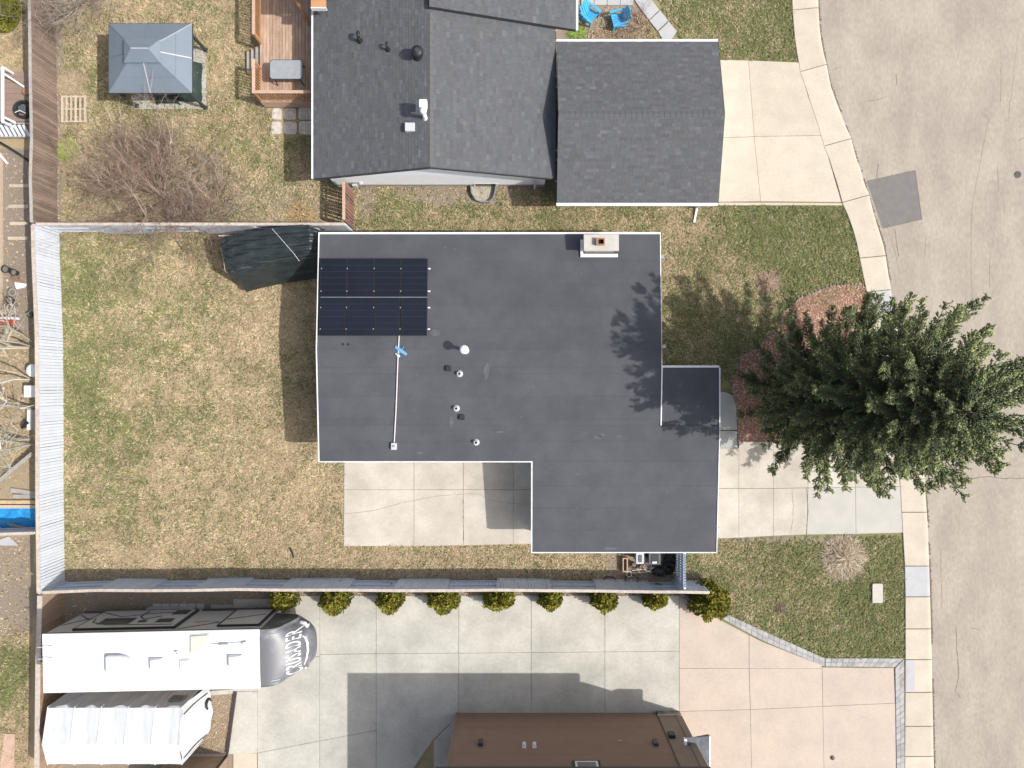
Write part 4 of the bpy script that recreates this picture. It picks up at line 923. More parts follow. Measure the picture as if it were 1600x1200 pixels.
# ------------------------------------------------------------ SPRUCE
def spindle_mesh(P0, D, L_, r, col):
    """many four-sided spindles: bases P0, unit directions D, lengths, radii"""
    n = len(P0); up = np.tile([0., 0, 1.], (n, 1)); up[np.abs(D[:, 2]) > .9] = [1, 0, 0]
    X = np.cross(D, up); X /= np.linalg.norm(X, axis=1)[:, None]; Y = np.cross(X, D)
    mid = P0+D*(L_*.42)[:, None]; tip = P0+D*L_[:, None]; r = r[:, None]
    a = rng.random(n)[:, None]*2; ca, sa = np.cos(a), np.sin(a); X2 = X*ca+Y*sa; Y2 = -X*sa+Y*ca
    V = np.stack([P0, mid+X2*r, mid+(-.5*X2+.87*Y2)*r, mid+(-.5*X2-.87*Y2)*r, tip], 1).reshape(-1, 3)
    b = (np.arange(n)*5)[:, None]
    Fc = np.concatenate([b+[0, 3, 2], b+[4, 1, 2], b+[4, 2, 3], b+[4, 3, 1]])
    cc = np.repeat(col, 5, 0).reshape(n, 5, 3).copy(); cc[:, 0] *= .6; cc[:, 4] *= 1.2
    return V, Fc, cc.reshape(-1, 3)
spr = thing('spruce_tree', 'tall dark green spruce leaning over the sidewalk and road', 'tree', (13.95, -1.15, 0))
TX, TY, TH = 13.95, -.85, 12.6
mb = MB(); mb.path([(TX, TY, -.1), (TX+.02, TY, 2), (TX-.03, TY+.03, 6), (TX, TY, 10), (TX, TY, TH-.2)], .24, 10, .02); mb.build('trunk', M_bark, spr, smooth=True)
def Rcrown(h, phi):
    base = 4.3*(1-max(0, (h-1.5)/(TH-1.0))**2.3)**.8 if h < TH-.3 else .25
    c, s = math.cos(phi), math.sin(phi)          # c: east, s: north
    k = 1+.12*max(0, s)-.16*max(0, -s)-.17*max(0, -c)*max(0, 1-h/7)+.03*max(0, c)
    if h < 1.6: base *= .86
    return max(base*k, .3)
NB = 235; ga = 2.39996
hs = [.9+(TH-1.2)*(i/(NB-1))**.95 for i in range(NB)]
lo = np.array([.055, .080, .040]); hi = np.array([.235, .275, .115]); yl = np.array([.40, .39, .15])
for i, h in enumerate(hs):
    phi = i*ga+random.uniform(-.25, .25); Rr = Rcrown(h, phi)*random.choice((.62, .74, .86, .95, 1.05, 1.16, 1.0))
    rise = lerp(-.06, 1.25, (h/TH)**1.2)*Rr*.5; sag = -.12*Rr*(1-h/TH)
    ns = 10; ts = np.linspace(0, 1, ns); bend = random.uniform(-.12, .12)
    ax = np.stack([TX+math.cos(phi)*Rr*ts-math.sin(phi)*bend*Rr*ts**2, TY+math.sin(phi)*Rr*ts+math.cos(phi)*bend*Rr*ts**2, h+rise*ts+sag*np.sin(ts*math.pi)+.12*Rr*ts**3], -1)
    drs = np.gradient(ax, axis=0); drs /= np.linalg.norm(drs, axis=1)[:, None]
    side = np.array([-math.sin(phi), math.cos(phi), 0]); tint = random.uniform(.82, 1.2)
    m = max(12, int(Rr/.062)); t = np.repeat(.10+.90*np.sort(rng.random(m)), 2); sg = np.tile([-1., 1.], m); n2 = 2*m
    fi = t*(ns-1); i0 = np.minimum(fi.astype(int), ns-2); p = ax[i0]+(ax[i0+1]-ax[i0])*(fi-i0)[:, None]; dd = drs[i0]
    lobe = 1+.28*np.sin(t*Rr*6.5+i)                     # tufted outline along the branch
    bl = np.minimum((.15+.40*np.minimum(1, Rr/2.4)*(1-t)**.5)*(.65+.4*rng.random(n2))*lobe, .66)
    a_ = .55+.32*rng.random(n2); bd = dd*np.cos(a_)[:, None]+side*(sg*np.sin(a_))[:, None]; bd[:, 2] += -.12+.26*rng.random(n2)
    bd /= np.linalg.norm(bd, axis=1)[:, None]
    K = 28; u = (np.arange(K)+.5)/K; cnt = np.clip((bl/.022).astype(int), 4, K)
    sel = np.arange(K)[None, :] < cnt[:, None]; uu = (np.arange(K)[None, :]+rng.random((n2, K)))/cnt[:, None]
    ii, kk = np.nonzero(sel); u = uu[ii, kk]; base_p = p[ii]+bd[ii]*(bl[ii]*u)[:, None]+rng.normal(0, .012, (len(ii), 3))
    dv = bd[ii]+rng.normal(0, .40, (len(ii), 3)); dv[:, 2] += .16; dv /= np.linalg.norm(dv, axis=1)[:, None]
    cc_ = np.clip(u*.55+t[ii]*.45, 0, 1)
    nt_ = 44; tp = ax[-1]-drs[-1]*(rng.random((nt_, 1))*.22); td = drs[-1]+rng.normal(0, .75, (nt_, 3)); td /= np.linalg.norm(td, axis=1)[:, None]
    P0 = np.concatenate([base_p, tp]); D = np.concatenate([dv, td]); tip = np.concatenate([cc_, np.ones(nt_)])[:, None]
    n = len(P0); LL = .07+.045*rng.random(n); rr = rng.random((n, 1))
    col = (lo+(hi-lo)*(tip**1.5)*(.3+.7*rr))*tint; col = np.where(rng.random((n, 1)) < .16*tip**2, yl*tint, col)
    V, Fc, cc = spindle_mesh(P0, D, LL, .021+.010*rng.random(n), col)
    wv = []; wf_ = []
    for q_ in range(ns):
        rw_ = .05*(1-q_/ns)*(.4+Rr/6)+.006
        wv += [ax[q_]+side*rw_, ax[q_]+np.array([0, 0, rw_]), ax[q_]-side*rw_]
    for q_ in range(ns-1):
        for z in range(3): wf_ += [(3*q_+z, 3*q_+3+z, 3*q_+3+(z+1) % 3), (3*q_+z, 3*q_+3+(z+1) % 3, 3*q_+(z+1) % 3)]
    wf_ = np.array(wf_)+len(V); V = np.concatenate([V, np.array(wv)]); cc = np.concatenate([cc, np.tile([.09, .07, .05], (len(wv), 1))]); Fc = np.concatenate([Fc, wf_])
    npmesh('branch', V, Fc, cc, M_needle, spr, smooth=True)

# ------------------------------------------------------------ CEDARS
def cedar(px_, py_, hgt, r, label, lobes=((0, 0, 1),), n=2600):
    b = G(px_, py_); root = thing('cedar_shrub', label, 'shrub', (b.x, b.y, 0), group='cedars planted along the blue grey fence')
    MB().path([(b.x, b.y, -.05), (b.x+.02, b.y, hgt*.8)], .05, 6, .015).build('trunk', M_bark, root)
    for (lx, ly, ls) in lobes:
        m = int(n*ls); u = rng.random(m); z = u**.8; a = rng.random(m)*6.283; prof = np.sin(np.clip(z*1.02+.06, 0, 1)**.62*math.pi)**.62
        lob = 1+.16*np.sin(a*5+lx*9+z*7)+.13*np.sin(a*9+z*13+px_)
        rad = r*ls*prof*lob*(.72+.28*rng.random(m)**.4)
        Pp = np.stack([b.x+lx+np.cos(a)*rad, b.y+ly+np.sin(a)*rad, .06+z*hgt*(.9+.1*ls)], -1)
        D = np.stack([np.cos(a)*.55, np.sin(a)*.55, .7+.4*rng.random(m)], -1)+rng.normal(0, .35, (m, 3)); D /= np.linalg.norm(D, axis=1)[:, None]
        S = np.cross(D, np.array([0, 0, 1.])+rng.normal(0, .4, (m, 3))); S /= np.linalg.norm(S, axis=1)[:, None]
        l = .09+.10*rng.random(m); w_ = .028+.03*rng.random(m)
        V = np.stack([Pp-S*w_[:, None]*.3, Pp+D*l[:, None]*.6-S*w_[:, None], Pp+D*l[:, None], Pp+D*l[:, None]*.6+S*w_[:, None]], 1).reshape(-1, 3)
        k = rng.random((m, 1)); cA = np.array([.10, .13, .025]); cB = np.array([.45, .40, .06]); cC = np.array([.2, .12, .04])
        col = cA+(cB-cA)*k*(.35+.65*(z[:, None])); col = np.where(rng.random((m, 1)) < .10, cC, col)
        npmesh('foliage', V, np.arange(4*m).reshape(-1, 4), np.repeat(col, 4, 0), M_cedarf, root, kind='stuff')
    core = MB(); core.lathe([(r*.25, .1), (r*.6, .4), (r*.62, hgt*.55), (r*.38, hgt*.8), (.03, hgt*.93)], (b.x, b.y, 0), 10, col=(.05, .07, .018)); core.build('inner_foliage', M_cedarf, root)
cedar(450, 930, 1.35, .52, 'small bright yellow green cedar at the nose of the camper', ((-.1, 0, 1), (.25, .05, .75)), 1500)
cedar(529, 927, 2.05, .62, 'wide golden green cedar, second from the camper', ((0, 0, 1), (.28, .12, .7)))
cedar(613, 928, 1.85, .55, 'rounded cedar at the fence below the left edge of the patio', ((0, 0, 1), (.2, .1, .7)))
cedar(694, 928, 1.75, .58, 'broad low cedar at the fence, fourth from the camper', ((0, 0, 1), (.25, .05, .8), (-.25, .05, .7)))
cedar(779, 928, 1.7, .5, 'cedar with a split double crown in the middle of the row', ((-.2, 0, .9), (.24, .03, .85)))
cedar(858, 928, 1.55, .47, 'narrow cedar in front of the fence below the wing corner', ((0, 0, 1), (.16, 0, .7)))
cedar(940, 928, 1.9, .52, 'cedar with a dark left side, just left of the bicycle', ((0, 0, 1), (-.22, .14, .8)))
cedar(1018, 928, 1.35, .5, 'short cedar in front of the fence below the bins', ((0, .02, 1), (.2, 0, .7)))
cedar(1098, 931, 1.9, .78, 'largest cedar spilling round the east end of the fence', ((0, 0, 1), (.32, -.1, .8), (-.15, .18, .8)), 3600)
# clipped round cedar at the top left corner
def ball_shrub():
    b = G(17, 22); root = thing('clipped_shrub', 'large clipped yellow green shrub in the top left corner', 'shrub', (b.x, b.y, 0)); m = 9000
    z = rng.random(m); a = rng.random(m)*6.283; rad = .95*np.sin(np.clip(z*.98+.02, 0, 1)**.7*math.pi)**.5*(.9+.1*rng.random(m))
    Pp = np.stack([b.x+np.cos(a)*rad*.75, b.y+np.sin(a)*rad*1.05, .02+z*1.25], -1); D = np.stack([np.cos(a), np.sin(a), .3+z*1.5], -1)+rng.normal(0, .4, (m, 3)); D /= np.linalg.norm(D, axis=1)[:, None]
    S = np.cross(D, rng.normal(0, 1, (m, 3))); S /= np.linalg.norm(S, axis=1)[:, None]; l = .06; w_ = .025
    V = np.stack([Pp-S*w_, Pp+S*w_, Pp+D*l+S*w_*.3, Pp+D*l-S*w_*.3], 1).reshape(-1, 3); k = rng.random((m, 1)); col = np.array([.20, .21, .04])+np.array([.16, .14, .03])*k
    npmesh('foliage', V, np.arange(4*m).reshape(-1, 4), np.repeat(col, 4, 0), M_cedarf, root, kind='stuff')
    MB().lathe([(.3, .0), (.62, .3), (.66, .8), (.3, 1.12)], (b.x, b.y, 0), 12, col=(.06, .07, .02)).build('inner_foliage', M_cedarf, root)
ball_shrub()

# ------------------------------------------------------------ BARE SHRUBS AND TREES
def bare(name, label, cat, base, stems, hgt, spread, seed, depth=3, r0=.03, lean=(0, 0), kids=4, col=(.25, .19, .155), parent_h=0, group=None, upright=.0, pale=.3):
    rs = random.Random(seed); root = thing(name, label, cat, (base.x, base.y, 0), group=group); big = MB(); tw = MB()
    def grow(p, d, L_, r, lev):
        n = 4 if lev == 0 else 3; pts = [p]; q_ = p.copy(); dd = d.copy()
        for i in range(n):
            dd = (dd+Vector((rs.gauss(0, .16), rs.gauss(0, .16), rs.gauss(.02, .1)+upright))).normalized(); q_ = q_+dd*(L_/n)
            if q_.z < .03: q_.z = .03
            pts.append(q_.copy())
        kk = rs.uniform(.7, 1.3); c = [v*kk for v in col]
        if rs.random() < pale*.3: c = [.45, .38, .31]
        (big if lev == 0 else tw).path(pts, r, 3 if lev else 5, r*.45, col=tuple(c))
        if lev < depth:
            for k in range(kids if lev else kids+2):
                t = rs.uniform(.25, 1); i = min(int(t*n), n-1); pp = pts[i].lerp(pts[i+1], t*n-i)
                nd = (dd*.75+Vector((rs.gauss(0, .6), rs.gauss(0, .6), rs.gauss(.1, .35)+upright))).normalized()
                grow(pp, nd, L_*rs.uniform(.4, .65), r*.55, lev+1)
    for s in range(stems):
        a = rs.uniform(0, 6.283); tilt = rs.uniform(.15, 1)*spread
        d = Vector((math.cos(a)*tilt+lean[0], math.sin(a)*tilt+lean[1], 1)).normalized()
        grow(Vector((base.x+math.cos(a)*.15, base.y+math.sin(a)*.15, 0)), d, hgt*rs.uniform(.6, 1.1), r0*rs.uniform(.7, 1.2), 0)
    big.build('trunk', M_twig, root); tw.build('twigs', M_twig, root, kind='stuff')
    return root
bare('bare_shrub', 'wide leafless shrub with a tangle of brown twigs above the fence', 'shrub', G(252, 308), 50, 3.2, 3.9, 3, depth=3, r0=.024, lean=(-.15, .65), kids=5, col=(.235, .165, .13), pale=.5)
bare('bare_shrub', 'lower leafless shrub with grey twigs right of the wide tangled one', 'shrub', G(340, 318), 16, 1.9, 3.0, 33, depth=3, r0=.018, lean=(.3, .6), kids=4, col=(.24, .19, .16), pale=.5)
bare('bare_shrub', 'low leafless shrub beside the brown fence in the top left', 'shrub', G(125, 5), 26, 2.3, 1.8, 5, depth=3, r0=.02, kids=4, col=(.28, .235, .2))
bare('bare_shrub', 'leafless reddish shrub in the bed by the blue chairs', 'shrub', G(995, 42), 10, 1.0, 1.4, 8, depth=3, r0=.012, kids=3, col=(.2, .13, .1), pale=.1)
for i, (y, hh, ll, c) in enumerate(((540, 5.0, 'first bare pale tree behind the west fence, above the white drum', (.42, .39, .33)), (598, 5.4, 'slim bare tree just above the white box behind the west fence', (.52, .52, .48)),
                                    (637, 5.0, 'bare white barked tree just below the white box', (.5, .49, .43)), (690, 5.2, 'lowest bare pale tree, above the leaning grey plank', (.44, .42, .36)))):
    bare('bare_tree', ll, 'tree', G(50, y), 5 if i in (0, 3) else 2, hh, .16 if i in (0, 3) else .05, 20+i, depth=3, r0=.05, kids=4, col=c, upright=.08, group='bare trees behind the west fence')
# dead ornamental grass clump and small plants
def clump(px_, py_, r, n, label, cols, hgt=.35, name='grass_clump', flat=.9):
    b = G(px_, py_); a = rng.random(n)*6.283; r0 = r*rng.random(n)**.7; l = .12+.3*rng.random(n); al = a+rng.normal(0, .8, n)
    x = b.x+np.cos(a)*r0; y = b.y+np.sin(a)*r0; z = (1-r0/r)*hgt*rng.random(n)+.02; dx, dy = np.cos(al), np.sin(al); w_ = .008+.012*rng.random(n)
    V = np.stack([np.stack([x-dy*w_, y+dx*w_, z], -1), np.stack([x+dy*w_, y-dx*w_, z], -1), np.stack([x+dx*l, y+dy*l, np.maximum(z+rng.normal(0, .06, n), .015)], -1)], 1).reshape(-1, 3)
    cols = np.array(cols); cc = cols[rng.integers(0, len(cols), n)]*(.7+.5*rng.random((n, 1)))
    o = npmesh(name, V, np.arange(3*n).reshape(-1, 3), np.repeat(cc, 3, 0), M_grass)
    return tag(o, label, 'plant')
clump(1318, 870, .95, 3800, 'flattened clump of dead straw coloured grass on the front lawn', [(.48, .4, .29), (.38, .3, .21), (.55, .48, .37), (.2, .15, .11)])
clump(1200, 442, .4, 500, 'small patch of dead reddish stalks at the edge of the spruce shadow', [(.3, .2, .14), (.4, .3, .22)], .12)
clump(1219, 949, .16, 120, 'tiny dark dead plant in the middle of the south front lawn', [(.12, .09, .07), (.2, .15, .1)], .1)
clump(470, 335, .55, 700, 'dry leafy perennial clump beside the short red brown fence', [(.4, .28, .15), (.3, .2, .11), (.5, .38, .2)], .2)
clump(105, 236, .45, 900, 'fresh lime green clump beside the brown fence', [(.25, .34, .08), (.3, .36, .12), (.35, .3, .15)], .15)
clump(112, 130, .6, 900, 'dry tan stalks just above the wooden pallet', [(.38, .3, .2), (.46, .37, .26)], .2)
clump(902, 54, .35, 500, 'lime green tuft between the grey roofs by the blue chairs', [(.2, .3, .06), (.25, .33, .1)], .15)
clump(1295, 468, .5, 600, 'low dry groundcover at the tip of the mulch bed', [(.25, .17, .11), (.33, .24, .16)], .08)

# ------------------------------------------------------------ GAZEBO
gz = thing('gazebo', 'slate grey metal roofed gazebo with a small raised top tier', 'gazebo', G(250, 110))
h0, h1, h2 = 2.1, 2.75, 3.05
a = P(170, 37, h0); b2 = P(300, 145, h0)
pA = [Vector((a.x, b2.y, h0)), Vector((b2.x, b2.y, h0)), Vector((b2.x, a.y, h0)), Vector((a.x, a.y, h0))]
cx, cy = (a.x+b2.x)/2, (a.y+b2.y)/2; fx, fy = .44*(b2.x-a.x)/2, .36*(a.y-b2.y)/2
cap = [P(196, 99, h1), P(250.5, 99, h1), P(250.5, 68, h1), P(196, 68, h1)]
ca = Vector((cx-.78, cy-.5, h1)); 
inn = [Vector((cx+sx*.70, cy+sy*.44, h1-.04)) for sx, sy in ((-1, -1), (1, -1), (1, 1), (-1, 1))]
for i in range(4):
    p0, p1, q1_, q0 = pA[i], pA[(i+1) % 4], inn[(i+1) % 4], inn[i]
    mid0, mid1 = (p0+p1)/2, (q0+q1_)/2
    for (A_, B_, C_, D_) in ((p0, mid0, mid1, q0), (mid0, p1, q1_, mid1)):
        mb = MB(); deck_plane(mb, [A_, B_, C_, D_], .02); mb.build('roof_panel', M_gaz, gz)
    u = Vector((0, 0, .012)); MB().bar(mid0+u, mid1+u, .045, .02).build('seam', M_seam if i in (0, 1) else M_gaz, gz)
    MB().bar(p0+u, q0+u, .035, .02).build('hip_cap', M_seam if i == 2 else M_gaz, gz)
    m0, m1 = p0.lerp(q0, .5), p1.lerp(q1_, .5); MB().bar(m0+u*.3, m1+u*.3, .015, .008).build('lap_joint', M_gaz, gz)
    MB().bar(p0-Vector((0, 0, .05)), p1-Vector((0, 0, .05)), .04, .09).build('eave_beam', M_dark, gz)
o4 = [Vector((cx+sx*.80, cy+sy*.52, h1+.06)) for sx, sy in ((-1, -1), (1, -1), (1, 1), (-1, 1))]; r0_, r1_ = Vector((cx-.38, cy, h2)), Vector((cx+.38, cy, h2))
mb = MB(); mb.add([*o4, r0_, r1_], [(0, 1, 5, 4), (1, 2, 5), (2, 3, 4, 5), (3, 0, 4)]); mb.build('top_tier', M_gaz, gz)
MB().box(cx-.68, cy-.42, h1-.06, cx+.68, cy+.42, h1+.05).build('vent_frame', M_dark, gz)
MB().bar(r0_, r1_, .05, .03).build('ridge_cap', M_seam, gz)
for (x, y) in ((214, 166), (322, 169), (322, 79), (214, 79)):
    b_ = G(x, y); MB().box(b_.x-.055, b_.y-.055, .03, b_.x+.055, b_.y+.055, h0-.06).build('post', M_dark, gz); MB().box(b_.x-.1, b_.y-.1, .03, b_.x+.1, b_.y+.1, .07).build('post_foot', M_dark, gz)
gp = slabs('gazebo_patio', [[(207+i*16.5, y0), (207+(i+1)*16.5, y0), (207+(i+1)*16.5, y1), (207+i*16.5, y1)] for i in range(7) for y0, y1 in ((75, 91), (91, 107), (107, 123), (123, 139), (139, 155), (155, 171))], M_grey, .03, piece_name='paver')
for o in gp.children: o.data.materials[0] = mat('gazebo_pavers', (.42, .42, .40), (.36, .36, .34), scale=4, rough=.9, rnd=.08, fine=.08)
def tarpbox(name, label, cat, x0, y0, x1, y1, hgt, m):
    root = thing(name, label, cat, G((x0+x1)/2, (y0+y1)/2)); a = P(x0, y0, hgt); b2 = P(x1, y1, hgt); nx_, ny_ = 10, 8; vs = []; fs = []
    for j in range(ny_+1):
        for i in range(nx_+1):
            u, v = i/nx_, j/ny_; e = min(u, 1-u, v, 1-v); z = hgt*(1-.12*random.random()) if e > .05 else .05+random.random()*.05
            vs.append((lerp(a.x, b2.x, u)+random.uniform(-.03, .03), lerp(b2.y, a.y, v)+random.uniform(-.03, .03), z))
    for j in range(ny_):
        for i in range(nx_): k = j*(nx_+1)+i; fs.append((k, k+1, k+nx_+2, k+nx_+1))
    MB().add(vs, fs).build('cover', m, root, smooth=True)
    return root
tarpbox('covered_furniture', 'patio furniture under a dark green cover under the east side of the gazebo', 'patio furniture', 264, 88, 306, 150, .75, M_green)
tr_ = thing('tricycle', 'small red and black garden toy poking out beside the green cover', 'toy', G(311, 117)); p = G(311, 117)
MB().bar((p.x-.2, p.y-.05, .3), (p.x+.05, p.y, .28), .07).bar((p.x+.05, p.y, .28), (p.x+.12, p.y-.08, .45), .04).build('frame', M_red, tr_); 
MB().ring((p.x, p.y+.08, .14), .1, .03, 14, axis='x').ring((p.x-.15, p.y-.12, .14), .1, .03, 14, axis='x').build('wheel', M_blackr, tr_)
ch_ = thing('lounge_frame', 'black metal lounge chair frame under the south edge of the gazebo', 'chair', G(258, 162)); 
for (xa, ya, xb, yb, z) in ((243, 160, 278, 160, .3), (243, 150, 243, 160, .3), (278, 150, 278, 160, .3), (240, 150, 280, 150, .55)):
    A_, B_ = P(xa, ya, z), P(xb, yb, z); MB().bar(A_, B_, .045).build('frame_tube', M_black, ch_)
for (x, y) in ((243, 160), (278, 160), (243, 150), (278, 150)): A_ = P(x, y, .3); MB().box(A_.x-.02, A_.y-.02, .03, A_.x+.02, A_.y+.02, .3 if y == 160 else .55).build('leg', M_black, ch_)
A_, B_ = P(245, 151, .3), P(276, 159, .3); MB().box(A_.x, B_.y, .28, B_.x, A_.y, .33).build('seat', M_green, ch_)

# pallet
pl_ = thing('pallet', 'pale wooden pallet lying on the grass beside the brown fence', 'pallet', G(114, 170))
a, b2 = P(95, 149, .14), P(134, 191, .14)
for z, k in ((.125, 6),):
    for i in range(k): x = lerp(a.x+.05, b2.x-.05, i/(k-1)); piece('slat', M_pallet, pl_, (x, (a.y+b2.y)/2, .135), (.1, abs(a.y-b2.y), .02))
for i in range(3): y = lerp(b2.y+.05, a.y-.05, i/2); piece('stringer', M_pallet, pl_, ((a.x+b2.x)/2, y, .075), (abs(b2.x-a.x), .07, .09))
for i in range(3): x = lerp(a.x+.06, b2.x-.06, i/2); piece('slat', M_pallet, pl_, (x, (a.y+b2.y)/2, .02), (.1, abs(a.y-b2.y), .018))

# ------------------------------------------------------------ DECK
dk = thing('deck', 'raised brown board deck with orange cedar railings beside the north house', 'deck', G(447, 80))
hd = .8; x0, x1 = P(406, 0, hd).x, -8.32; yS = 13.2; yN = 21.0; n = 23; bw = (x1-x0)/n
for i in range(n): piece('deck_board', M_deck, dk, (x0+bw*(i+.5), (yS+yN)/2, hd-.015), (bw-.012, yN-yS, .03))
MB().box(x0+.02, yS+.02, .0, x1-.02, yS+.06, hd-.035).box(x0+.02, yS+.07, 0, x0+.06, yN, hd-.035).build('skirt', M_rail, dk)
for k in range(3): MB().box(x0+.02, yS-.02, .1+k*.23, x1-.02, yS+.015, .28+k*.23).build('skirt_board', M_rail, dk)
hrail = 1.75
def railing(xa, ya, xb, yb):
    A_, B_ = Vector((xa, ya, 0)), Vector((xb, yb, 0)); d = B_-A_; L_ = d.length; rz = math.atan2(d.y, d.x); c_ = (A_+B_)/2
    piece('top_rail', M_rail, dk, (c_.x, c_.y, hrail), (L_+.1, .14, .035), rz); piece('bottom_rail', M_cedar, dk, (c_.x, c_.y, hd+.09), (L_, .04, .08), rz)
    piece('sub_rail', M_cedar, dk, (c_.x, c_.y, hrail-.06), (L_, .04, .08), rz)
    for i in range(int(L_/.125)):
        p = A_.lerp(B_, (i+.5)/int(L_/.125)); piece('baluster', M_cedar, dk, (p.x, p.y, (hd+hrail)/2), (.038, .038, hrail-hd-.06), rz)
    for p in (A_, B_): piece('rail_post', M_cedar, dk, (p.x, p.y, (hrail)/2), (.09, .09, hrail-.03), rz)
ystairS, ystairN = P(400, 92, hrail).y, P(400, 52, hrail).y
railing(x0+.05, yN, x0+.05, ystairN); railing(x0+.05, ystairS-.05, x0+.05, yS+.05); railing(x0+.05, yS+.05, x1-.1, yS+.05)
for k in range(3):
    xx = x0-.0-.28*(k+1)+.0; z = hd-.2*(k+1); piece('stair_tread', M_gwood, dk, (xx+.14, (ystairS+ystairN)/2, z), (.26, abs(ystairN-ystairS)-.2, .04))
for y in (ystairS+.06, ystairN-.06): MB().bar((x0, y, hd-.2), (x0-.8, y, .08), .05, .2).build('stair_stringer', M_cedar, dk)
MB().box(x0, ystairN-.04, hd, x0+.1, ystairN+.08, hd+.95).build('newel_post', M_cedar, dk)
# cedar corner that just shows, plus an unseen roof added to shade the deck
pc = thing('cedar_corner_and_shade_roof', 'orange cedar corner at the top edge, with an unseen roof added to shade the deck', 'canopy', (-8.5, 17, 0))
MB().box(-9.6, 16.62, 3.3, -8.0, 21, 3.42).build('added_shade_roof', M_cedar, pc); a = P(486, 3, 3.3); b2 = P(509, 12, 3.3)
MB().box(a.x, b2.y, 3.18, b2.x-.0, 16.6, 3.32).build('fascia', M_cedar, pc); MB().box(a.x, b2.y-.05, 3.12, b2.x+.03, b2.y-.003, 3.36).build('edge_trim', M_white, pc)
for x in (-9.5,): MB().box(x, 16.75, hd, x+.1, 16.85, 3.3).build('post', M_cedar, pc)  # post added to hold up the shade roof
# glass table
ht = hd+.72; tb_ = thing('patio_table', 'rectangular grey glass patio table on the deck', 'table', P(447, 109, hd)); a = P(421, 93, ht); b2 = P(473.5, 124, ht)
def rrect(x0, y0, x1, y1, r, n=5, bulge=0):
    out = []
    for cx_, cy_, a0 in ((x1-r, y1-r, 0), (x0+r, y1-r, 90), (x0+r, y0+r, 180), (x1-r, y0+r, 270)):
        out += [(cx_+r*math.cos(R(a0+90*k/n)), cy_+r*math.sin(R(a0+90*k/n))) for k in range(n+1)]
    return out
MB().prism(rrect(a.x, b2.y, b2.x, a.y, .16), ht-.03, ht).build('table_frame', M_dark, tb_); MB().prism(rrect(a.x+.03, b2.y+.03, b2.x-.03, a.y-.03, .14), ht+.0005, ht+.006).build('table_top', M_table, tb_)
for sx, sy in ((.15, .1), (.85, .1), (.15, .9), (.85, .9)):
    p = Vector((lerp(a.x, b2.x, sx), lerp(b2.y, a.y, sy), 0)); q_ = Vector((lerp(a.x, b2.x, sx*1.15-.075), lerp(b2.y, a.y, sy*1.2-.1), 0)); MB().bar((q_.x, q_.y, hd), (p.x, p.y, ht-.03), .04).build('leg', M_black, tb_)
st_ = []
for i, (x0_, y0_, x1_, y1_) in enumerate(((425, 169, 441, 188), (443, 169, 464, 188), (466, 168, 490, 188), (424, 190, 441, 211), (443, 190, 465, 211), (467, 189, 491, 211))):
    a, b2 = G(x0_, y0_), G(x1_, y1_); o = MB().prism(rrect(a.x+.02, b2.y+.02, b2.x-.02, a.y-.02, .12, 3), -.02, .05).build('stepping_stone', mat('pale_rough_paver', (.56, .53, .47), (.40, .37, .33), scale=5, rough=.95, fine=.15, fscale=12))
    r_ = ('upper', 'lower')[i//3]; c_ = ('left, sunlit', 'middle', 'right, nearest the house')[i % 3]
    tag(o, f'rounded concrete paver below the deck, {r_} row, {c_}', 'paving stone', 'six pavers below the deck')

# ------------------------------------------------------------ BLUE CHAIRS, WALK
def adirondack(px_, py_, rz, label):
    b = G(px_, py_); root = thing('garden_chair', label, 'chair', (b.x, b.y, 0), rz, 'blue garden chairs')
    for i in range(5):
        y = -.22+i*.11; o = MB().add([(.28, y-.048, .36), (.28, y+.048, .36), (-.22, y+.048, .25), (-.22, y-.048, .25), (.28, y-.048, .34), (.28, y+.048, .34), (-.22, y+.048, .23), (-.22, y-.048, .23)], [(0, 1, 2, 3), (7, 6, 5, 4), (0, 4, 5, 1), (1, 5, 6, 2), (2, 6, 7, 3), (3, 7, 4, 0)]).build('seat_slat', M_blue, root, local=True)
        hh = .95-.04*abs(i-2); MB().add([(-.18, y-.048, .27), (-.18, y+.048, .27), (-.48, y*1.15+.048, hh), (-.48, y*1.15-.048, hh), (-.205, y-.048, .26), (-.205, y+.048, .26), (-.505, y*1.15+.048, hh-.01), (-.505, y*1.15-.048, hh-.01)], [(0, 1, 2, 3), (7, 6, 5, 4), (0, 4, 5, 1), (1, 5, 6, 2), (2, 6, 7, 3), (3, 7, 4, 0)]).build('back_slat', M_blue, root, local=True)
    for s in (-1, 1):
        MB().prism([(-.38, s*.29), (-.38, s*.35), (.2, s*.40), (.34, s*.38), (.34, s*.27), (.2, s*.27)], .53, .56).build('armrest', M_blue, root, local=True)
        MB().box(.22, s*.30-.03, 0, .31, s*.30+.03, .53).build('leg', M_blue, root, local=True)
        MB().bar((.24, s*.28, .3), (-.42, s*.28, .05), .04, .12).build('leg', M_blue, root, local=True)
    MB().box(-.46, -.30, .52, -.38, .30, .57).build('back_brace', M_blue, root, local=True)
    return root
adirondack(921, 29, R(-40), 'blue plastic garden chair nearest the grey roof, facing lower right')
adirondack(964, 36, R(195), 'blue plastic garden chair farther from the grey roof, facing lower left')
pw_ = slabs('garden_walk', [[(908+i*20.4, -30), (928+i*20.4, -30), (928+i*20.4, 9), (908+i*20.4, 9)] for i in range(4)]+[[(988, -4), (1004, -20), (1016, -2), (1000, 14)], [(1000, 14), (1016, -2), (1030, 16), (1014, 32)], [(1014, 33), (1031, 17), (1044, 33), (1027, 49)], [(1028, 50), (1045, 34), (1058, 50), (1046, 66), (1036, 66)]], M_newc, .05)

# ------------------------------------------------------------ TARPED BOAT
bt = thing('covered_boat', 'boat on a trailer under a dark green black tarp beside the flat roofed house', 'boat', G(420, 400))
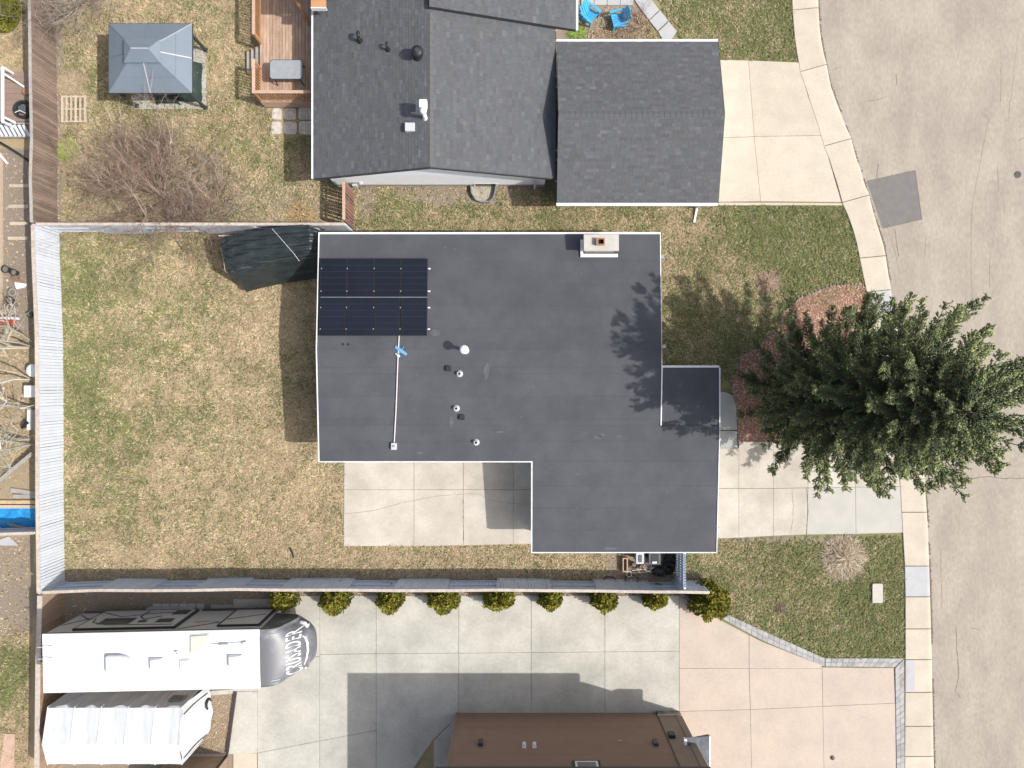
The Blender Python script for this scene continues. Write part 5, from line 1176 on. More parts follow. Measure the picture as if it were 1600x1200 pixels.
# sections from west to east: (px, py, h) from the north hem over the ridge to the south hem
secs = [[(346, 373, 1.0), (345, 377, 1.85), (347, 388, 2.0), (350, 404, 2.0), (358, 428, 1.75), (375, 444, .5)],
        [(360, 368, .9), (358, 369, 1.9), (362, 388, 2.2), (366, 410, 2.2), (374, 431, 1.85), (386, 456, .45)],
        [(400, 366, .8), (400, 361, 2.1), (402, 380, 2.35), (404, 402, 2.3), (408, 419, 1.95), (412, 449, .4)],
        [(440, 364, .8), (440, 354, 2.2), (442, 374, 2.45), (443, 396, 2.35), (444, 410, 1.95), (446, 442, .4)],
        [(480, 362, .8), (482, 351, 2.3), (484, 372, 2.5), (484, 390, 2.35), (486, 403, 1.9), (488, 436, .4)],
        [(505, 364, .7), (508, 358, 2.0), (508, 374, 2.2), (508, 392, 2.0), (508, 402, 1.7), (508, 434, .5)]]
W = [[P(*q_) for q_ in s] for s in secs]
NU, NV = 90, 60; vs = []
def tri(x): x = x % 1; return min(x, 1-x)*2
for i in range(NU+1):
    fu = i/NU*(len(W)-1); i0 = min(int(fu), len(W)-2); tu = fu-i0
    for j in range(NV+1):
        fv_ = j/NV*5; j0 = min(int(fv_), 4); tv = fv_-j0; u, v = i/NU, j/NV
        p = W[i0][j0].lerp(W[i0][j0+1], tv).lerp(W[i0+1][j0].lerp(W[i0+1][j0+1], tv), tu)
        f_ = .11*tri(v*7+.6*math.sin(u*4)+u*.8)**1.5*(1-.5*u)+.06*tri(v*15-u*2.2+.3*math.sin(u*9))+.04*tri(u*6+v*1.5)*(v > .15)
        vs.append((p.x, p.y-.1*f_*(v > .7), p.z+f_-.06))
fs = [(i*(NV+1)+j, (i+1)*(NV+1)+j, (i+1)*(NV+1)+j+1, i*(NV+1)+j+1) for i in range(NU) for j in range(NV)]
MB().add(vs, fs).build('tarp', M_tarp, bt, smooth=False)
mb = MB(); hull = [P(365, 395, 1.0), P(440, 378, 1.0), P(500, 375, 1.0), P(500, 412, 1.0), P(440, 418, 1.0)]; mb.prism([tuple(p.xy) for p in hull], .55, 1.2); mb.build('hull', M_white, bt)
for (x, y) in ((445, 382), (450, 412)): p = P(x, y, .3); MB().ring((p.x, p.y, .3), .22, .09, 18, axis='y').build('wheel', M_blackr, bt)
p0, p1 = P(385, 392, .45), P(500, 394, .45); MB().box(p0.x, p0.y-.3, .4, p1.x, p0.y-.2, .55).box(p0.x, p0.y+.2, .4, p1.x, p0.y+.3, .55).build('trailer_frame', M_galv, bt)
MB().path([P(425, 357, 2.45), P(445, 380, 2.52), P(458, 395, 2.4), P(468, 408, 2.15)], .008, 5).build('tie_rope', M_letter, bt)
MB().path([P(345, 385, 1.9), P(350, 412, 1.75), P(352, 425, 1.6), P(361, 428, 1.5)], .007, 5).build('tie_rope', M_letter, bt)
pk = MB().path([P(342, 368.5, 1.4), P(394, 367.5, 1.45)], .03, 6); MBo = pk.build('boat_hook', M_pipe, bt)

# ------------------------------------------------------------ CAMPER (fifth wheel)
lt, rt, lb = P(64, 992, 3.75), P(400, 984.6, 3.75), P(68.5, 1082, 3.75)
dirx = (rt-lt).normalized(); rzv = math.atan2(dirx.y, dirx.x); o_ = lt.lerp(lb, .5)
rv = thing('camper_trailer', 'long white roofed fifth wheel camper with a grey front cap', 'camper', (o_.x, o_.y, 0), rzv)
LB = 9.25; HW = 1.23; HT = 3.75
def rvb(name, par, m, *b_, bevel=0): return MB().box(*b_).build(name, m, par, local=True, bevel=bevel)
MB().box(.05, -HW, .75, LB, HW, HT-.06).build('body', M_rvside, rv, local=True)
mb = MB(); mb.box(0, -HW-.03, HT-.06, LB, HW+.03, HT); rr_ = mb.build('roof', M_rvroof, rv, local=True, bevel=.02)
MB().box(.1, -HW-.035, HT-.14, LB, -HW-.005, HT-.062).box(.1, HW+.005, HT-.14, LB, HW+.035, HT-.062).build('roof_trim', M_rvdark, rv, local=True)
# front cap: lofted sections going forward
def capsec(t):
    """half width, top z, bottom z, x at parameter t 0..1 """
    x = LB+2.2*math.sin(t*math.pi/2)**1.0
    return x
NA, NBc = 22, 22; grid = []
for i in range(NA+1):                   # i: from roof edge round the nose down to the underside
    t = i/NA; th = t*math.pi*.62
    bx0 = math.sin(min(th, math.pi/2))**.9 if th < math.pi/2 else math.cos(th-math.pi/2)**.5
    z = 1.55+(HT-.02-1.55)*(math.cos(th)*.5+.5) if t < 1 else 1.5
    z = (HT-.01) - (HT-1.55)*(t**1.5)
    fwd = 1.95*math.sin(min(1, t*1.05)*math.pi/2)**.85 if t < .9 else 1.95*math.sin(min(1, .945)*math.pi/2)**.85*(1-(t-.9)*1.6)
    row = []
    for j in range(NBc+1):
        s = j/NBc*2-1; y = HW*s
        rnd_ = max(0, 1-abs(s)**3.2*.42*min(1, t*2.2))
        row.append((LB+fwd*rnd_, y*(1-.06*t*abs(s)**4), z-.03*abs(s)**6))
    grid.append(row)
vs = [p for r_ in grid for p in r_]; n1_ = NBc+1
fs = [(i*n1_+j, (i+1)*n1_+j, (i+1)*n1_+j+1, i*n1_+j+1) for i in range(NA) for j in range(NBc)]
sideN = [(i+1)*n1_-1 for i in range(NA+1)]; sideS = [i*n1_ for i in range(NA+1)]
k = len(vs); vs += [(LB, HW, 1.5), (LB, -HW, 1.5)]
fs += [tuple(sideN+[k])[::-1], tuple(sideS+[k+1]), tuple(NA*n1_+j for j in range(n1_))+(k, k+1)]
cpz = MB().add(vs, fs).build('front_cap', M_rvcap, rv, smooth=True, local=True)
from mathutils.bvhtree import BVHTree
bv = BVHTree.FromPolygons([Vector(v) for v in vs], fs)
def on_cap(u, v, lift=.012):
    """u: forward distance on the cap seen from above, v: across"""
    h = bv.ray_cast(Vector((LB+u, v, 6)), Vector((0, 0, -1)))
    if h[0] is None: return Vector((LB+u, v, 2.2))
    return h[0]+h[1]*lift if h[1].z > 0 else h[0]-h[1]*lift
def text_mesh(txt, size):
    cu = bpy.data.curves.new('letters', 'FONT'); cu.body = txt; cu.size = size; cu.resolution_u = 3; cu.offset = size*.004; cu.space_character = 1.12
    ob = bpy.data.objects.new('letters', cu); C.objects.link(ob); dg = bpy.context.evaluated_depsgraph_get(); me = bpy.data.meshes.new_from_object(ob.evaluated_get(dg))
    bpy.data.objects.remove(ob); V_ = [v.co.copy() for v in me.vertices]; F_ = [tuple(p.vertices) for p in me.polygons]; bpy.data.meshes.remove(me)
    return V_, F_
V_, F_ = text_mesh('CRUSADER', .62); wt = max(v.x for v in V_); ht_ = max(v.y for v in V_); mb = MB()
vv = []
for v in V_:
    across = -.95+v.x/wt*1.90; u = 1.50-(v.y/ht_)*.52
    vv.append(on_cap(u, across, .016))
mb.add(vv, F_); mb.build('lettering', M_letter, cpz, local=True)
def capline(pts, wd, m, nm):
    mb = MB(); vs_ = []
    P2 = []
    for (a, b_) in zip(pts, pts[1:]): P2 += [(lerp(a[0], b_[0], k/6), lerp(a[1], b_[1], k/6)) for k in range(6)]
    P2.append(pts[-1]); N_ = len(P2)
    for i, p in enumerate(P2):
        q0_, q1__ = P2[max(i-1, 0)], P2[min(i+1, N_-1)]; d = Vector((q1__[0]-q0_[0], q1__[1]-q0_[1])).normalized(); w_ = wd*math.sin(math.pi*(i+.6)/(N_+.2))**.6
        vs_ += [on_cap(p[0]-d.y*w_, p[1]+d.x*w_, .014), on_cap(p[0]+d.y*w_, p[1]-d.x*w_, .014)]
    mb.add(vs_, [(2*i, 2*i+1, 2*i+3, 2*i+2) for i in range(N_-1)]).build(nm, m, cpz, local=True)
capline([(1.56, -.70), (1.66, -.45), (1.72, -.1), (1.71, .25), (1.64, .5), (1.54, .62)], .03, M_letter, 'swoosh')
capline([(1.30, 1.08), (1.52, .98), (1.66, .80)], .045, M_letter, 'swoosh'); capline([(1.45, -1.08), (1.62, -.9)], .03, M_letter, 'swoosh')
mb = MB(); [mb.path([on_cap(.42+.04*k, s_*(.98), .03), on_cap(.75, s_*(.98), .03)], .018, 5) for k, s_ in ((0, -1), (0, 1))]; mb.build('marker_light', M_tin, cpz, local=True)
# roof items (local: x forward, y up-image)
Mi = rv.matrix_basis.inverted() if False else (Matrix.Translation(rv.location) @ Matrix.Rotation(rzv, 4, 'Z')).inverted()
def L3(x, y, h=HT): return Mi @ P(x, y, h)
a, b2 = L3(164, 1054, 4.0), L3(204, 1025, 4.0); poly = [(a.x, a.y), (a.x, b2.y), (a.x+.5*(b2.x-a.x), b2.y)]+[(a.x+(b2.x-a.x)*(.5+.5*math.sin(R(k*15))), (a.y+b2.y)/2+(b2.y-a.y)/2*math.cos(R(k*15))) for k in range(1, 12)]+[(a.x+.5*(b2.x-a.x), a.y)]
MB().prism(poly, HT, HT+.26).build('air_conditioner', M_rvroof, rr_, local=True, bevel=.05)
for (xa, ya, xb, yb) in ((232, 1048, 252, 1030), (355, 1043, 376, 1025)):
    a, b2 = L3(xa, ya, 3.95), L3(xb, yb, 3.95); v = MB().box(a.x, a.y, HT, b2.x, b2.y, HT+.1)
    v.add([(a.x, a.y, HT+.1), (b2.x, a.y, HT+.1), (b2.x, b2.y, HT+.1), (a.x, b2.y, HT+.1), (a.x+.08, a.y+.05, HT+.22), (b2.x-.03, a.y+.05, HT+.16), (b2.x-.03, b2.y-.05, HT+.16), (a.x+.08, b2.y-.05, HT+.22)], [(4, 5, 6, 7), (0, 1, 5, 4), (1, 2, 6, 5), (2, 3, 7, 6), (3, 0, 4, 7)]); v.build('vent_cover', M_rvroof, rr_, local=True)
a, b2 = L3(280, 1045.5, 3.8), L3(296, 1030, 3.8); MB().box(a.x, a.y, HT, b2.x, b2.y, HT+.04).build('hatch_frame', M_tin, rr_, local=True); MB().box(a.x+.05, a.y+.05, HT+.03, b2.x-.05, b2.y-.05, HT+.07).build('hatch_lid', M_rvroof, rr_, local=True)
poly = [tuple(L3(x, y, 3.8).xy) for x, y in ((296, 1022), (296, 992), (327, 990), (327, 1004), (312, 1021))]; MB().prism(poly, HT, HT+.03).build('skylight_frame', M_tin, rr_, local=True)
cc_ = [sum(p[i] for p in poly)/5 for i in (0, 1)]; MB().prism([(lerp(p[0], cc_[0], .12), lerp(p[1], cc_[1], .12)) for p in poly], HT+.02, HT+.10).build('skylight', M_cream, rr_, local=True, bevel=.03)
p = L3(276, 1020, 3.85); MB().lathe([(.07, 0), (.07, .12), (.045, .12), (.045, .03)], (p.x, p.y, HT), 12).build('plumbing_vent', M_rvroof, rr_, local=True)
a, b2 = L3(331, 1010, 3.95), L3(380, 1007, 3.95); MB().bar((a.x, a.y, HT+.16), (b2.x, b2.y, HT+.16), .035).box(a.x+.35, a.y-.06, HT+.12, a.x+.7, a.y+.06, HT+.2).box(b2.x-.06, b2.y-.06, HT, b2.x+.06, b2.y+.06, HT+.14).build('antenna', M_rvroof, rr_, local=True)
MB().lathe([(.11, 0), (.10, .05), (.04, .08)], (b2.x+.02, b2.y, HT), 14).build('antenna_base', M_tin, rr_, local=True)
# side details on the north flank
ys_ = HW+.006
def flank(x0, z0, x1, z1, m, nm, t=.02, y=ys_): return MB().box(x0, y, z0, x1, y+t, z1).build(nm, m, rv, local=True)
def flank_line(pts, wd, m, nm, y=ys_, t=.012):
    mb = MB()
    for (a, b_) in zip(pts, pts[1:]):
        d = Vector((b_[0]-a[0], 0, b_[1]-a[1])).normalized(); n_ = Vector((-d.z, 0, d.x))*wd/2; A_ = Vector((a[0], y, a[1])); B_ = Vector((b_[0], y, b_[1])); q_ = Vector((0, t, 0))
        mb.add([A_-n_, B_-n_, B_+n_, A_+n_, A_-n_+q_, B_-n_+q_, B_+n_+q_, A_+n_+q_], [(0, 1, 2, 3), (7, 6, 5, 4), (0, 4, 5, 1), (1, 5, 6, 2), (2, 6, 7, 3), (3, 7, 4, 0)])
    return mb.build(nm, m, rv, local=True)
s1 = flank(1.15, 1.0, 5.35, 3.3, M_rvside, 'slide_out', .09); 
for (x0_, x1_) in ((1.05, 1.15), (5.35, 5.47)): flank(x0_, .95, x1_, 3.35, M_black, 'slide_seal', .07)
flank(1.05, 3.3, 5.47, 3.34, M_black, 'slide_seal', .095)
flank(7.35, 1.2, 9.0, 3.2, M_rvside, 'slide_out', .08)
for (x0_, x1_) in ((7.24, 7.35), (9.0, 9.1)): flank(x0_, 1.15, x1_, 3.25, M_black, 'slide_seal', .07)
flank(7.24, 3.2, 9.1, 3.24, M_black, 'slide_seal', .085)
yw = HW+.10
def win(x0, z0, x1, z1, y=yw):
    w_ = MB().box(x0, y, z0, x1, y+.02, z1).build('window', M_rvdark, rv, local=True); MB().box(x0+.05, y+.021, z0+.05, x1-.05, y+.026, z1-.05).build('pane', M_glass, w_, local=True)
win(1.8, 2.1, 3.2, 2.85); win(4.3, 2.3, 5.0, 2.75); win(4.55, 1.15, 5.2, 1.7); win(3.5, 2.45, 3.85, 2.7)
flank_line([(1.3, 2.0), (1.5, 2.6), (2.3, 2.95), (5.2, 3.05)], .05, M_rvdark, 'stripe', yw); flank_line([(1.2, 1.2), (2.4, 1.9), (3.6, 1.5), (5.2, 1.3)], .05, M_rvdark, 'stripe', yw)
flank_line([(3.3, 1.2), (3.25, 1.9), (3.6, 2.3), (4.2, 1.9)], .07, M_rvdark, 'stripe', yw)
flank_line([(.15, 1.2), (1.0, 2.0)], .05, M_rvdark, 'stripe'); flank_line([(.1, 2.6), (1.0, 1.6)], .05, M_rvdark, 'stripe')
flank_line([(5.6, 3.4), (7.2, 2.6), (7.22, 2.55)], .04, M_rvdark, 'stripe'); flank_line([(7.4, 2.5), (8.9, 1.9)], .05, M_rvdark, 'stripe', HW+.09)
V_, F_ = text_mesh('Crusader', .26); wt = max(v.x for v in V_); mb = MB(); mb.add([(7.0-v.x/wt*1.1, ys_+.004, 2.45+v.y) for v in V_], F_); mb.build('lettering', M_rvdark, rv, local=True)
flank(5.6, .72, 9.2, 1.0, M_rvdark, 'skirt'); flank(.1, .72, 5.4, .95, M_rvdark, 'skirt')
for x in (3.1, 4.2):
    for s_ in (-1, 1):
        w_ = MB().ring((x, s_*1.02, .37), .26, .11, 22, axis='y').build('wheel', M_blackr, rv, local=True); MB().box(x-.14, s_*1.02-.05, .25, x+.14, s_*1.02+.05, .5).build('rim', M_tin, w_, local=True)
MB().box(.2, -.5, .5, 9.3, .5, .76).build('chassis', M_black, rv, local=True); 
for x in (8.6,): [MB().box(x, s_*.9-.05, 0, x+.1, s_*.9+.05, .8).build('landing_leg', M_black, rv, local=True) for s_ in (-1, 1)]
MB().box(LB-.2, -.2, 1.1, LB+1.6, .2, 1.5).build('pin_box', M_black, rv, local=True); p = L3(486, 996, 1.4); MB().box(p.x-.28, p.y-.15, 1.2, p.x+.1, p.y+.16, 1.5).box(p.x-.6, p.y-.1, 1.28, p.x-.26, p.y+.1, 1.46).build('hitch', M_tin, rv, local=True)
mb = MB(); 
for y in (.25, .75): mb.path([(.45, y, HT+.02), (.3, y, HT+.14), (-.1, y, HT+.14), (-.2, y, HT-.3), (-.18, y, 1.0)], .018, 6)
for k in range(9): mb.bar((-.19, .25, 1.1+k*.29), (-.19, .75, 1.1+k*.29), .03)
mb.build('ladder', M_tin, rv, local=True)
# stacked slabs and boards beside the camper
bl_ = thing('paver_stack', 'row of grey paving slabs in the shade beside the camper', 'paving slabs', G(280, 949))
for i, (x0_, x1_) in enumerate(((240, 253), (254, 266), (267, 280), (281, 293), (294, 307), (308, 320))): a, b2 = G(x0_, 955), G(x1_, 943); MB().box(a.x, a.y, 0, b2.x-.02, b2.y, .06+.006*(i % 2)).build('slab', M_newc, bl_)
ps_ = tag(MB().box(P(228, 958, .4).x, P(228, 958, .4).y, 0, P(300, 951, .4).x, P(300, 951, .4).y, .4).build('storage_step', M_newc), 'long low grey step standing along the camper side', 'step')

# ------------------------------------------------------------ WHITE FABRIC SHELTER
tn = thing('fabric_shelter', 'white fabric peaked storage tent beside the camper', 'tent', G(200, 1160))
he_, hr_ = 2.3, 2.65; XWt, XEt = -20.7, -14.72; YNt, YRt, YSt = -14.41, -15.89, -16.95; NU = 40
def ribz(u, z, sag): f_ = (u*5) % 1; return z-sag*math.sin(f_*math.pi)**2
vs = []; nv = 12
for i in range(NU+1):
    u = i/NU; x = lerp(XWt, XEt, u)
    prof = [(YNt+.05, .25), (YNt+.0, 1.2), (YNt+.0, he_-.08), (YNt-.03, he_)]+[(lerp(YNt, YRt, t), lerp(he_, hr_, t)) for t in (.25, .5, .75)]+[(YRt, hr_)]+[(lerp(YRt, YSt, t), lerp(hr_, he_, t)) for t in (.33, .66)]+[(YSt, he_), (YSt-.02, 1.2), (YSt, .2)]
    for k, (y, z) in enumerate(prof):
        sg = .0 if k < 3 or k > 10 else .022; vs.append((x+random.uniform(-.01, .01), y+(.05*math.sin(u*30+z*2)+.03*random.uniform(-1, 1) if k in (0, 1, 2) else 0), ribz(u, z, sg)+(.008*random.uniform(-1, 1))))
npf = 13; fs = [(i*npf+k, (i+1)*npf+k, (i+1)*npf+k+1, i*npf+k+1) for i in range(NU) for k in range(npf-1)]
MB().add(vs, fs).build('fabric_cover', M_fabric, tn, smooth=False)
for i in range(6):
    x = lerp(XWt, XEt, i/5); mb = MB(); c_ = [(x, YNt+.012, .0), (x, YNt+.012, he_+.0), (x, YRt, hr_+.012), (x, YSt-.012, he_+.01), (x, YSt-.03, 0)]
    mb.path(c_, .022, 6); mb.build('frame_rib', M_fabric, tn)
# east end wall bulging outward
vs = []; ne, nz = 18, 12
for i in range(ne+1):
    t = i/ne; y = lerp(YNt, YSt, t); top = he_+(hr_-he_)*(1-abs(2*t-1))
    for k in range(nz+1):
        s = k/nz; vs.append((XEt+.02+.42*(1-s)**1.4*math.sin(math.pi*min(1, t*1.05+.02))**.4+.03*math.sin(t*17+s*6), y, .12+(top-.12)*s))
fs = [(i*(nz+1)+k, (i+1)*(nz+1)+k, (i+1)*(nz+1)+k+1, i*(nz+1)+k+1) for i in range(ne) for k in range(nz)]
MB().add(vs, fs).build('door_panel', M_fabric, tn, smooth=True)
def ew(t, s): 
    top = he_+(hr_-he_)*(1-abs(2*t-1)); return Vector((XEt+.05+.42*(1-s)**1.4*math.sin(math.pi*min(1, t*1.05+.02))**.4+.03*math.sin(t*17+s*6), lerp(YNt, YSt, t), .12+(top-.12)*s))
for t in (.09, .86): MB().path([ew(t+.04*(k/7), .1+.85*k/7) for k in range(8)], .018, 5).build('zip', M_black, tn)
MB().box(XEt-.9, YNt+.03, 1.2, XEt-.25, YNt+.07, 1.75).build('window_flap', M_galv, tn)
MB().box(XEt-.82, YNt+.071, 1.28, XEt-.35, YNt+.08, 1.67).build('window_pane', M_glass, tn)
MB().ring((XEt+.30, YNt-.75, .32), .22, .09, 20, axis='x').build('tyre', M_blackr, tn)

# ------------------------------------------------------------ SIDE YARD CLUTTER
def bin_(px_, py_, w_, d_, hgt, label, m, lid, rz=0, name='wheelie_bin'):
    p = P(px_, py_, hgt); root = thing(name, label, 'bin', (p.x, p.y, 0), rz, 'bins beside the wing wall')
    MB().add([(-w_*.42, -d_*.42, .04), (w_*.42, -d_*.42, .04), (w_*.42, d_*.42, .04), (-w_*.42, d_*.42, .04), (-w_/2, -d_/2, hgt-.06), (w_/2, -d_/2, hgt-.06), (w_/2, d_/2, hgt-.06), (-w_/2, d_/2, hgt-.06)],
             [(0, 3, 2, 1), (4, 5, 6, 7), (0, 1, 5, 4), (1, 2, 6, 5), (2, 3, 7, 6), (3, 0, 4, 7)]).build('body', m, root, local=True)
    MB().box(-w_/2-.02, -d_/2-.03, hgt-.058, w_/2+.02, d_/2+.02, hgt).build('lid', lid, root, local=True, bevel=.02)
    MB().box(-w_/2+.08, -d_/2+.06, hgt+.0005, w_/2-.08, d_/2-.1, hgt+.02).build('lid_panel', m, root, local=True, bevel=.01)
    for s_ in (-1, 1): MB().ring((s_*w_*.4, d_*.42, .1), .075, .03, 12, axis='x').build('wheel', M_blackr, root, local=True)
    return root
b1 = bin_(1000, 872, .34, .5, 1.0, 'narrow grey wheeled bin left of the larger black bin', M_bin, M_tin)
b2_ = bin_(1023, 872, .52, .56, 1.05, 'large black wheeled bin with a white label beside the slatted gate', M_black, M_bin)
MB().box(-.11, -.24, 1.071, .09, -.16, 1.077).build('label_sticker', M_letter, b2_, local=True)
def pot(px_, py_, r, hgt, label, m=M_rvdark, name='plant_pot', group='pots in the side yard'):
    p = G(px_, py_); root = thing(name, label, 'pot', (p.x, p.y, 0), 0, group)
    MB().lathe([(r*.75, 0), (r, hgt*.9), (r*1.1, hgt*.9), (r*1.1, hgt), (r*.88, hgt), (r*.86, hgt*.8), (.01, hgt*.8)], (0, 0, 0), 18).build('rim', m, root, local=True)
    MB().lathe([(r*.85, hgt*.8), (r*.85, hgt*.83)], (0, 0, 0), 14).build('soil', M_crack, root, local=True)
pot(990, 881, .14, .32, 'round black pot below the grey bin', M_black); pot(1002, 884, .11, .25, 'small terracotta pot right of the round black pot', M_terra)
pot(983, 889, .12, .2, 'brown pot beside the wooden frame', M_terra); pot(1010, 884, .11, .22, 'rust coloured pot below the large black bin', M_terra)
fr_ = thing('planter_frame', 'open rectangular pinkish wooden frame on the dark soil', 'frame', G(977, 883))
a, b2 = P(973, 894, .3), P(981, 872, .3); 
for (x0_, y0_, x1_, y1_) in ((a.x, a.y, a.x+.05, b2.y), (b2.x-.05, a.y, b2.x, b2.y), (a.x+.05, a.y, b2.x-.05, a.y+.05), (a.x+.05, b2.y-.05, b2.x-.05, b2.y)): MB().box(x0_, y0_, 0.01, x1_, y1_, .3).build('side_board', M_rail, fr_)
for k, (x, y, lab) in enumerate(((1048, 874, 'black tyre leaning under the roof edge by the gate'), (1047, 881, 'middle black tyre beside the slatted gate'), (1045, 889, 'lowest black tyre beside the slatted gate'))):
    p = P(x, y, .3); o = MB(); o.ring((0, 0, 0), .26, .085, 22); ob = o.build('tyre', M_blackr); ob.location = (p.x, p.y, .16+.04*k); ob.rotation_euler = (R(18), R(10), 0); tag(ob, lab, 'tyre', 'tyres beside the gate')
bg_ = thing('garbage_bag', 'glossy black rubbish bag in front of the tyres', 'bag', P(1030, 893, .2)); bg_.location.z = 0
mb = MB(); mb.lathe([(.1, 0), (.26, .06), (.3, .2), (.22, .34), (.08, .42), (.05, .5)], (0, 0, 0), 14); mb.v = [(v[0]*1.15+random.uniform(-.03, .03), v[1]*.85+random.uniform(-.03, .03), max(0, v[2]+random.uniform(-.02, .02))) for v in mb.v]; mb.build('bag_body', mat('black_bag_plastic', (.015, .017, .02), rough=.2, spec=.7), bg_, local=True); MB().ring((0, 0, .43), .05, .015, 10).build('bag_tie', M_white, bg_, local=True)
# bicycle leaning on the fence
p = G(968, 899); bc = thing('bicycle', 'old silver bicycle leaning in the strip by the blue grey fence', 'bicycle', (p.x, p.y, 0), R(4)); bc.rotation_euler = (R(28), 0, R(4))
for x in (-.52, .52):
    w_ = MB().ring((x, 0, .33), .3, .022, 26, axis='y').build('wheel', M_blackr, bc, local=True); mb = MB()
    for k in range(8): a_ = k*math.pi/8; mb.bar((x+.29*math.cos(a_), 0, .33+.29*math.sin(a_)), (x-.29*math.cos(a_), 0, .33-.29*math.sin(a_)), .006, n=3)
    mb.build('spokes', M_tin, w_, local=True)
mb = MB(); A_, B_, C_, D_, E_ = (-.52, 0, .33), (-.08, 0, .3), (-.2, 0, .78), (.32, 0, .82), (.52, 0, .33)
for u, v in ((A_, B_), (A_, C_), (B_, C_), (C_, D_), (B_, D_), (D_, E_)): mb.bar(u, v, .035, n=6)
mb.build('frame', M_tin, bc, local=True); MB().box(-.32, -.06, .86, -.1, .06, .92).bar((-.2, 0, .78), (-.22, 0, .87), .03).build('saddle', M_black, bc, local=True)
MB().path([(.22, -.28, .98), (.32, -.1, .98), (.3, 0, .95), (.32, .1, .98), (.22, .28, .98)], .014, 6).bar((.32, 0, .82), (.3, 0, .95), .03).build('handlebar', M_tin, bc, local=True)
p = G(1000, 893); pl3 = thing('garden_tools', 'bundle of pale poles and hoops lying beside the bins', 'tools', p)
for a, b2 in (((985, 892, .15), (1025, 887, .2)), ((988, 895, .12), (1022, 893, .15)), ((995, 888, .5), (1003, 900, .1))): MB().path([P(*a), P(*b2)], .018, 6).build('pole', M_letter if a[0] != 995 else M_lumber, pl3)
c_ = P(983, 897, .25); MB().ring(c_, .12, .015, 20).build('hoop', M_white, pl3); c_ = P(1012, 886, .3); MB().ring(c_, .19, .015, 20).build('hoop', M_tin, pl3)
# utility cover on the lawn
o = MB().prism(rrect(G(1361.5, 941).x, G(1361.5, 941).y, G(1377.5, 911).x, G(1377.5, 911).y, .06, 3), -.02, .12).build('utility_cover', mat('pale_utility_lid', (.47, .45, .41), (.42, .40, .36), scale=4, rough=.8)); tag(o, 'pale rectangular utility box lid on the front lawn', 'utility cover')
# lost football / bird shape on back lawn
o = MB().path([G(453, 856)+Vector((0, 0, .05)), G(458, 864)+Vector((0, 0, .06)), G(459, 872)+Vector((0, 0, .05))], .05, 6, .03).build('dog_toy', M_black); tag(o, 'small dark toy lying on the dry grass near the south fence', 'toy')
o = MB().path([G(1214, 1182), G(1216, 1186)], .01, 4); 
o = MB().lathe([(.1, 0), (.11, .02), (.02, .05)], G(1300, 1183)+Vector((0, 0, .045)), 12).build('floor_drain', M_dark); tag(o, 'small round dark cap set in the pink driveway', 'drain cap')

# ------------------------------------------------------------ WEST YARD STRIP
pf = thing('play_platform', 'brown floored platform with white framing at the left edge', 'platform', G(20, 150))
a, b2 = P(3, 190, .3), P(47, 112, .3)
for i in range(9): y = lerp(a.y, b2.y, (i+.5)/9); piece('floor_board', M_brown2, pf, ((a.x+b2.x)/2-.3, y, .3), (abs(b2.x-a.x)+.6, abs(a.y-b2.y)/9-.01, .04))
MB().box(a.x-.6, a.y, 0, b2.x, b2.y, .27).build('base', M_gwood, pf)
pa_, pb_, pc_ = P(2, 104, 1.0), P(2, 186, 1.0), P(37, 137, .5)
MB().bar(P(4, 105, 1.0), P(4, 190, 1.0), .13, .06).build('frame_bar', M_white, pf); MB().bar(P(5, 114, .95), P(38, 136, .35), .07, .06).build('frame_bar', M_white, pf); MB().bar(P(4, 182, .95), P(24, 192, .35), .1, .05).build('frame_bar', M_white, pf)
for y in (105, 190): q_ = P(4, y, 1.0); MB().box(q_.x-.05, q_.y-.05, 0, q_.x+.05, q_.y+.05, 1.0).build('frame_post', M_white, pf)
p = P(34, 170, .6); hrl = thing('hose_reel', 'black hose coiled round a grey reel box on the brown platform', 'hose reel', (p.x, p.y, 0))
MB().ring((p.x, p.y, .58), .36, .06, 26).ring((p.x, p.y+.02, .5), .38, .055, 26).ring((p.x, p.y, .42), .36, .055, 26).build('hose', M_blackr, hrl); MB().box(p.x-.16, p.y-.15, .32, p.x+.2, p.y+.15, .66).build('reel_box', M_bin, hrl, bevel=.03)
MB().path([(p.x-.28, p.y-.2, .66), (p.x-.05, p.y-.1, .68), (p.x+.2, p.y-.22, .62)], .018, 5).build('handle', M_white, hrl)
p = P(41, 143, .5); o = MB().lathe([(.12, 0), (.16, .2), (.17, .22), (.13, .22), (.12, .2)], (p.x, p.y, .32), 16).build('clay_pot', M_terra); tag(o, 'round orange clay pot above the coiled black hose', 'pot')
o = MB().bar(P(14, 110.5, .4), P(46, 112.5, .4), .09, .06); o = o.build('timber', M_rail); o.location.z = -.36; tag(o, 'pinkish timber lying across the platform top', 'timber')
lv = thing('slatted_panel', 'pale blue grey slatted panel lying below the brown platform', 'panel', G(20, 203))
for k in range(7): A_, B_ = P(-6+k*7, 195, .35), P(4+k*7, 213, .35); MB().bar(A_, B_, .13, .03).build('slat', M_fgrey, lv)
for y in (193, 214): A_, B_ = P(-10, y, .3), P(47, y, .3); MB().bar(A_, B_, .06, .08).build('frame_bar', M_gwood, lv)
MB().box(P(-10, 213, .3).x, P(0, 213, .3).y, 0, P(-8, 0, .3).x, P(0, 194, .3).y, .26).box(P(45, 0, .3).x, P(0, 213, .3).y, 0, P(47, 0, .3).x, P(0, 194, .3).y, .26).build('support', M_gwood, lv)
o = MB().path([P(-8, 218, .5), P(15, 231, .35), P(32, 242, .2), P(47, 253, .05)], .05, 8).build('drain_pipe', M_black, smooth=True); tag(o, 'black drain pipe slanting down to the brown fence', 'pipe')
